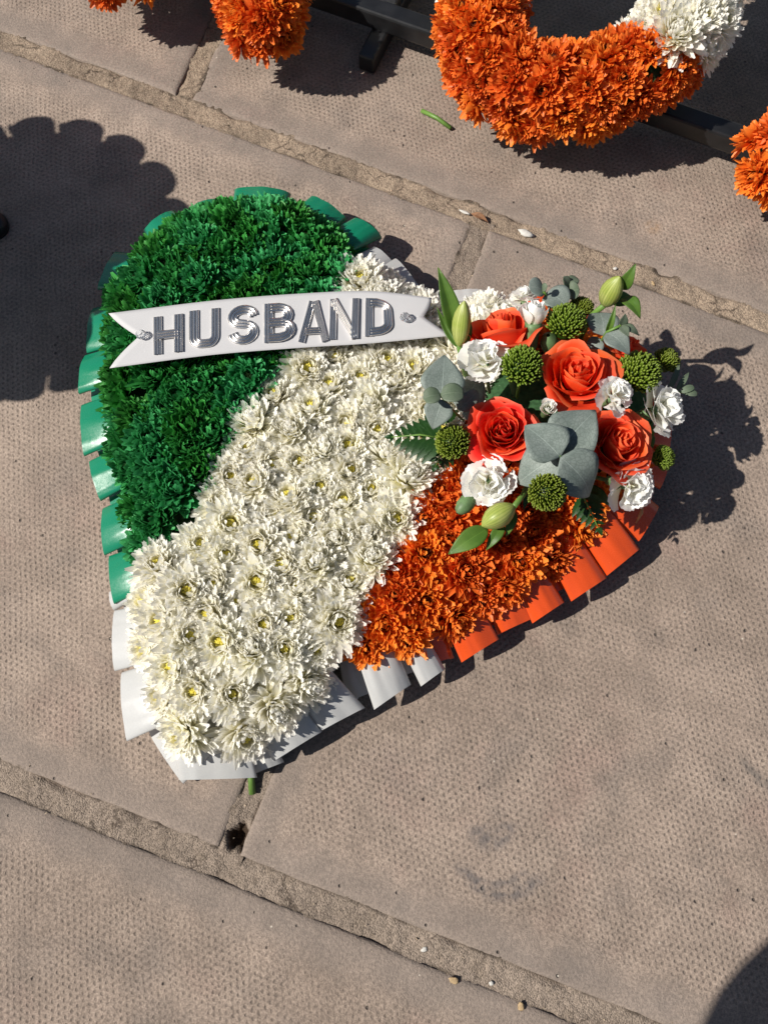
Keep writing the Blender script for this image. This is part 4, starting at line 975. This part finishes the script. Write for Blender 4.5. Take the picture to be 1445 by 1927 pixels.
def bar(name, a, b, w, h, bev=.0025):
    a = Vector(a); b = Vector(b); d = (b - a).normalized(); s = d.cross(Vector((0, 0, 1))).normalized() if abs(d.z) < .95 else Vector((1, 0, 0)); u = s.cross(d)
    mb = MB(); mb.box((a + b) / 2 - stand.location, d * ((b - a).length / 2), s * (w / 2), u * (h / 2)); m = mb.done(name, M['black'], smooth=False)
    o = link(name, m, stand); bv = o.modifiers.new('bevel', 'BEVEL'); bv.width = bev; bv.segments = 2; return o
ra = P(764, 46, .030); rb_ = P(1392, 265, .030); rd = (rb_ - ra).normalized()
bar('rail', ra - rd * .75, rb_ + rd * .35, .021, .020)
for px_, py_ in ((722, 56), (1560, 330), (120, -150)):
    c = P(px_, py_, .012); fwd = Vector((-hv.x, -hv.y, 0)); c = ra + rd * (c - ra).dot(rd); c.z = .011
    bar('foot', c - hv * .047, c + hv * .30, .0185, .020)
    bar('upright', c + hv * .010 + Vector((0, 0, .012)), c + hv * .010 + e2 * .40 + Vector((0, 0, .012)), .018, .014)
bar('rail', ra - rd * .75 + e2 * .33, rb_ + rd * .35 + e2 * .33, .021, .020)

# ------------------------------------------------------------------ round wreath beside the frame (its shadow falls into it)
wr_h = 0.30
sh = P(66, 470); sd_ = Vector((math.cos(SUN_AZ), math.sin(SUN_AZ), 0)) / math.tan(SUN_EL)
wc = Vector((sh.x, sh.y, 0)) - sd_ * wr_h; wc.z = wr_h
wreath = empty('round_wreath', (wc.x, wc.y, 0)); tag(wreath, 'round white wreath with a pleated ribbon edge on a black stand, left of the frame', 'wreath')
mb = MB(); rows = [[Vector((r_ * math.cos(2 * math.pi * k / 48), r_ * math.sin(2 * math.pi * k / 48), wr_h + z)) for k in range(48)] for r_, z in ((.001, -.03), (.134, -.03), (.141, -.02), (.141, .0), (.132, .006), (.001, .012))]
mb.grid(rows, closed=True); link('foam_base', mb.done('foam_base', M['foam']), wreath)
rr_ = random.Random(9); pts = []
for _ in range(2500):
    a = rr_.uniform(0, 6.283); q = math.sqrt(rr_.random()) * .098; p = Vector((q * math.cos(a), q * math.sin(a), 0))
    if any((p - z).length < .034 for z in pts): continue
    pts.append(p); head('white', wc + p + Vector((0, 0, .014 - .02 * (q / .098) ** 4)), Vector((p.x * 5 * (q / .1) ** 2, p.y * 5 * (q / .1) ** 2, 1)), wreath, 1.0, rr_)
for k in range(18):
    a0 = 2 * math.pi * k / 18 + .1; rows = []
    for i in range(6):
        vv = i / 5; rad = .112 + .051 * vv
        rows.append([Vector(((rad - .009 * vv * abs(2 * s - 1) ** 3) * math.cos(a0 + s * .315), (rad - .009 * vv * abs(2 * s - 1) ** 3) * math.sin(a0 + s * .315), wr_h + .006 - .012 * vv + dz * .7)) for s, dz in PROFILE])
    mb = MB(); mb.grid(rows); link('ribbon_pleat', mb.done('ribbon_pleat', M['rib_white']), wreath)
ft = P(-14, 423, .006)
for j, tgt in enumerate((ft, Vector((wc.x - .16, wc.y - .13, .006)), Vector((wc.x - .10, wc.y + .18, .006)))):
    mb = MB(); a = Vector((wc.x, wc.y, wr_h - .03)); mb.tube([tuple(a - wreath.location), tuple(a.lerp(tgt, .5) - wreath.location + Vector((0, 0, .0))), tuple(tgt - wreath.location)], .006, 10)
    lg = link('stand_leg', mb.done('stand_leg', M['black']), wreath)
    mb = MB(); mb.grid([[Vector((r_ * math.cos(2 * math.pi * k / 20), r_ * math.sin(2 * math.pi * k / 20), z)) + tgt - wreath.location for k in range(20)] for r_, z in ((.001, -.006), (.0145, -.006), (.0155, .0), (.013, .006), (.001, .010))], closed=True)
    link('rubber_foot', mb.done('rubber_foot', M['black']), lg)

# ------------------------------------------------------------------ bits on the paving
def bit(name, label, cat, mb, mat, group=None):
    return tag(link(name, mb.done(name, M[mat])), label, cat, group)
def rod(name, label, cat, pts, rad, mat):
    o = P(*pts[0]); mb = MB(); mb.tube([tuple(P(*q) - o) for q in pts], rad, 8); ob = bit(name, label, cat, mb, mat); ob.location = o
rod('cut_stem', 'short cut green stem lying on the slab below the orange letter', 'stem', [(793, 208, .003), (822, 222, .003), (848, 241, .003)], .0022, 'stem')
rod('cut_stem', 'cut green stem poking out below the white heart tip', 'stem', [(470, 1430, .008), (473, 1465, .004), (475, 1494, .001)], .0028, 'stem')
def pebble(px, py, lx, ly, rot, mat, name, label, cat, z=-.001, flat=.5):
    r = random.Random(int(px * 7 + py)); o = P(px, py, z); mb = MB(); rows = []; R_ = Matrix.Rotation(R(rot), 3, 'Z')
    for t in (0.05, .5, 1.0, 1.5, 2.1, 2.8, 3.1):
        rows.append([R_ @ Vector((lx * .0005 * math.sin(t) * math.cos(2 * math.pi * k / 12) * r.uniform(.7, 1.2), ly * .0005 * math.sin(t) * math.sin(2 * math.pi * k / 12) * r.uniform(.7, 1.2), min(lx, ly) * .0005 * flat * (math.cos(t) + .7))) for k in range(12)])
    mb.grid(rows, closed=True); ob = bit(name, label, cat, mb, mat); ob.location = o
pebble(990, 441, 17, 8, -28, 'chip', 'white_stone', 'long white stone lying in the upper paving joint', 'stone')
pebble(874, 400, 12, 3.5, -25, 'chip', 'white_chip', 'thin white chip beside the dry brown leaf', 'chip', 0)
pebble(908, 407, 5, 2, -30, 'chip', 'white_chip', 'tiny white chip touching the dry brown leaf', 'chip', .002)
pebble(798, 1786, 5.5, 3.5, 20, 'chip', 'white_chip', 'small white chip in the lower paving joint', 'chip')
pebble(1157, 506, 5, 3.5, 20, 'chip', 'white_chip', 'white chip just left of the tall lily bud leaf', 'chip')
pebble(854, 1845, 8, 5, -20, 'pebble', 'ochre_pebble', 'ochre pebble beside the lower joint, left one', 'pebble', .001, .3)
pebble(980, 1894, 5.5, 6.5, 10, 'pebble', 'ochre_pebble', 'ochre pebble at the lower joint, right one', 'pebble', .001, .3)
pebble(924, 1850, 4, 3.2, 0, 'chip', 'pale_pebble', 'pale round pebble between the two ochre pebbles', 'pebble')
pebble(1228, 534, 3, 6, 20, 'pebble', 'petal_scrap', 'yellowish scrap in the joint right of the tall lily bud', 'scrap')
o_ = P(903, 410, .002); mb = MB(); mb.grid([[q - o_ for q in row] for row in leaf_rows(P(886, 402, .002), P(919, 420, .001), .0055, 'lance', arch=.12, fold=.6, wav=.5)])
ob = bit('dry_leaf', 'curled dry brown leaf at the joint beside white chips', 'leaf', mb, 'dryleaf'); ob.location = o_

# ------------------------------------------------------------------ person crouching behind the camera (its shadow reaches the lower right corner)
def skin_figure(joints, edges, root, mat, name):
    m = bpy.data.meshes.new(name); keys = list(joints); m.from_pydata([joints[k][0] for k in keys], [(keys.index(a), keys.index(b)) for a, b in edges], [])
    o = bpy.data.objects.new(name, m); col.objects.link(o); m.materials.append(mat)
    o.modifiers.new('skin', 'SKIN')
    for k, sv in zip(keys, m.skin_vertices[0].data):
        r_ = joints[k][1]; sv.radius = (r_, r_) if isinstance(r_, float) else r_; sv.use_root = (k == root)
    sb = o.modifiers.new('sub', 'SUBSURF'); sb.levels = 2; sb.render_levels = 2
    return o
def cloth_mat():
    m, ns, ls, b = newmat('dark_clothes_and_skin'); g_ = nd(ns, 'ShaderNodeNewGeometry'); sx = nd(ns, 'ShaderNodeSeparateXYZ'); ls.new(g_.outputs['Position'], sx.inputs[0])
    neck = maprange(ns, ls, sx.outputs[2], 0.955, 0.965); hair = maprange(ns, ls, math_(ns, ls, 'SUBTRACT', sx.outputs[2], math_(ns, ls, 'MULTIPLY', sx.outputs[1], 0.9)), 1.50, 1.51)
    hand = maprange(ns, ls, sx.outputs[1], -0.135, -0.13)
    c = mixc(ns, ls, neck, (0.012, 0.013, 0.018), (0.50, 0.30, 0.22)); c = mixc(ns, ls, hand, c, (0.50, 0.30, 0.22)); c = mixc(ns, ls, hair, c, (0.03, 0.02, 0.012))
    ls.new(c, b.inputs['Base Color']); b.inputs['Roughness'].default_value = 0.85; return m
J = {'pelvis': ((-.17, -.84, .36), .15), 'belly': ((-.17, -.78, .50), .145), 'chest': ((-.165, -.66, .70), .155), 'collar': ((-.16, -.55, .86), .10), 'neck': ((-.16, -.50, .94), .058),
     'jaw': ((-.155, -.45, 1.00), .068), 'skull': ((-.155, -.44, 1.09), .088), 'crown': ((-.155, -.46, 1.15), .06)}
E_ = [('pelvis', 'belly'), ('belly', 'chest'), ('chest', 'collar'), ('collar', 'neck'), ('neck', 'jaw'), ('jaw', 'skull'), ('skull', 'crown')]
for s_n, x0, ex, hx_ in (('l', -.36, -.325, -.075), ('r', .03, .10, .075)):
    J.update({s_n + 'sh': ((x0, -.56, .84), .068), s_n + 'el': ((ex, -.325, .600), .050), s_n + 'wr': ((hx_ * 1.25, -.125, .685), .030), s_n + 'pa': ((hx_, -.06, .695), (.034, .016)),
              s_n + 'hip': ((-.17 + (-.10 if s_n == 'l' else .10), -.84, .33), .105), s_n + 'kn': ((-.17 + (-.13 if s_n == 'l' else .15), -.50, .42), .068), s_n + 'an': ((-.17 + (-.12 if s_n == 'l' else .13), -.78, .09), .048),
              s_n + 'he': ((-.17 + (-.12 if s_n == 'l' else .13), -.81, .045), .042), s_n + 'to': ((-.17 + (-.12 if s_n == 'l' else .14), -.60, .035), .036)})
    E_ += [('collar', s_n + 'sh'), (s_n + 'sh', s_n + 'el'), (s_n + 'el', s_n + 'wr'), (s_n + 'wr', s_n + 'pa'), ('pelvis', s_n + 'hip'), (s_n + 'hip', s_n + 'kn'), (s_n + 'kn', s_n + 'an'), (s_n + 'an', s_n + 'he'), (s_n + 'an', s_n + 'to')]
    sg = -1 if s_n == 'l' else 1
    for q in range(4):
        f1 = s_n + 'f%d' % q
        J[f1 + 'a'] = ((hx_ + sg * .004, -.045 + q * .017, .703), .0085); J[f1 + 'b'] = ((hx_ - sg * .026, -.030 + q * .017, .710 - .002 * q), .008); J[f1 + 'c'] = ((hx_ - sg * (.044 + .003 * (q in (1, 2))), -.026 + q * .017, .700), .007)
        E_ += [(s_n + 'pa', f1 + 'a'), (f1 + 'a', f1 + 'b'), (f1 + 'b', f1 + 'c')]
    J[s_n + 'ta'] = ((hx_ - sg * .012, -.075, .700), .010); J[s_n + 'tb'] = ((hx_ - sg * .035, -.058, .706), .008); E_ += [(s_n + 'pa', s_n + 'ta'), (s_n + 'ta', s_n + 'tb')]
person = skin_figure(J, E_, 'pelvis', cloth_mat(), 'person'); tag(person, 'person in dark clothes crouching below the frame, leaning forward with a phone', 'person')
mb = MB(); bk = -FW
mb.box(CAM + bk * .012 + UP * .004, Vector((.036, 0, 0)), UP * .073, bk * .004)
tag(link('phone', mb.done('phone', M['black'], smooth=False)), 'black phone held above the heart by the crouching person', 'phone')

# loose sand grains and crumbs in and beside the joints: too many and too small to count
mb = MB(); rg = random.Random(77)
for _ in range(420):
    l = rg.choice((rowlines[0], rowlines[1], J23, J1)); t = rg.uniform(-.5, .75) if l in (rowlines[0], rowlines[1]) else rg.uniform(-.05, .6)
    o_ = rg.gauss(0, .008); p = l.p + l.d * t + l.n() * o_; r_ = rg.uniform(.0004, .0013)
    z = (0.0 if abs(o_) > .0115 else -.0016) + r_ * .4
    q = [Vector((p.x, p.y, z)) + Vector((rg.uniform(-1, 1), rg.uniform(-1, 1), rg.uniform(-.3, 1))).normalized() * r_ * rg.uniform(.7, 1.2) for _k in range(5)]
    b0 = len(mb.v)
    for v_ in q: mb.v.append(v_); mb.p.append((.5, .5, .5, 1)); mb.u.append((0, 0))
    for f_ in ((0, 1, 2), (0, 2, 3), (0, 3, 4), (1, 2, 4), (2, 3, 4), (0, 1, 4)): mb.f.append(tuple(b0 + k_ for k_ in f_))
tag(link('sand_grains', mb.done('sand_grains', M['sandgrain'], smooth=False)), 'loose pale sand grains scattered along the paving joints', 'grit', kind='stuff')
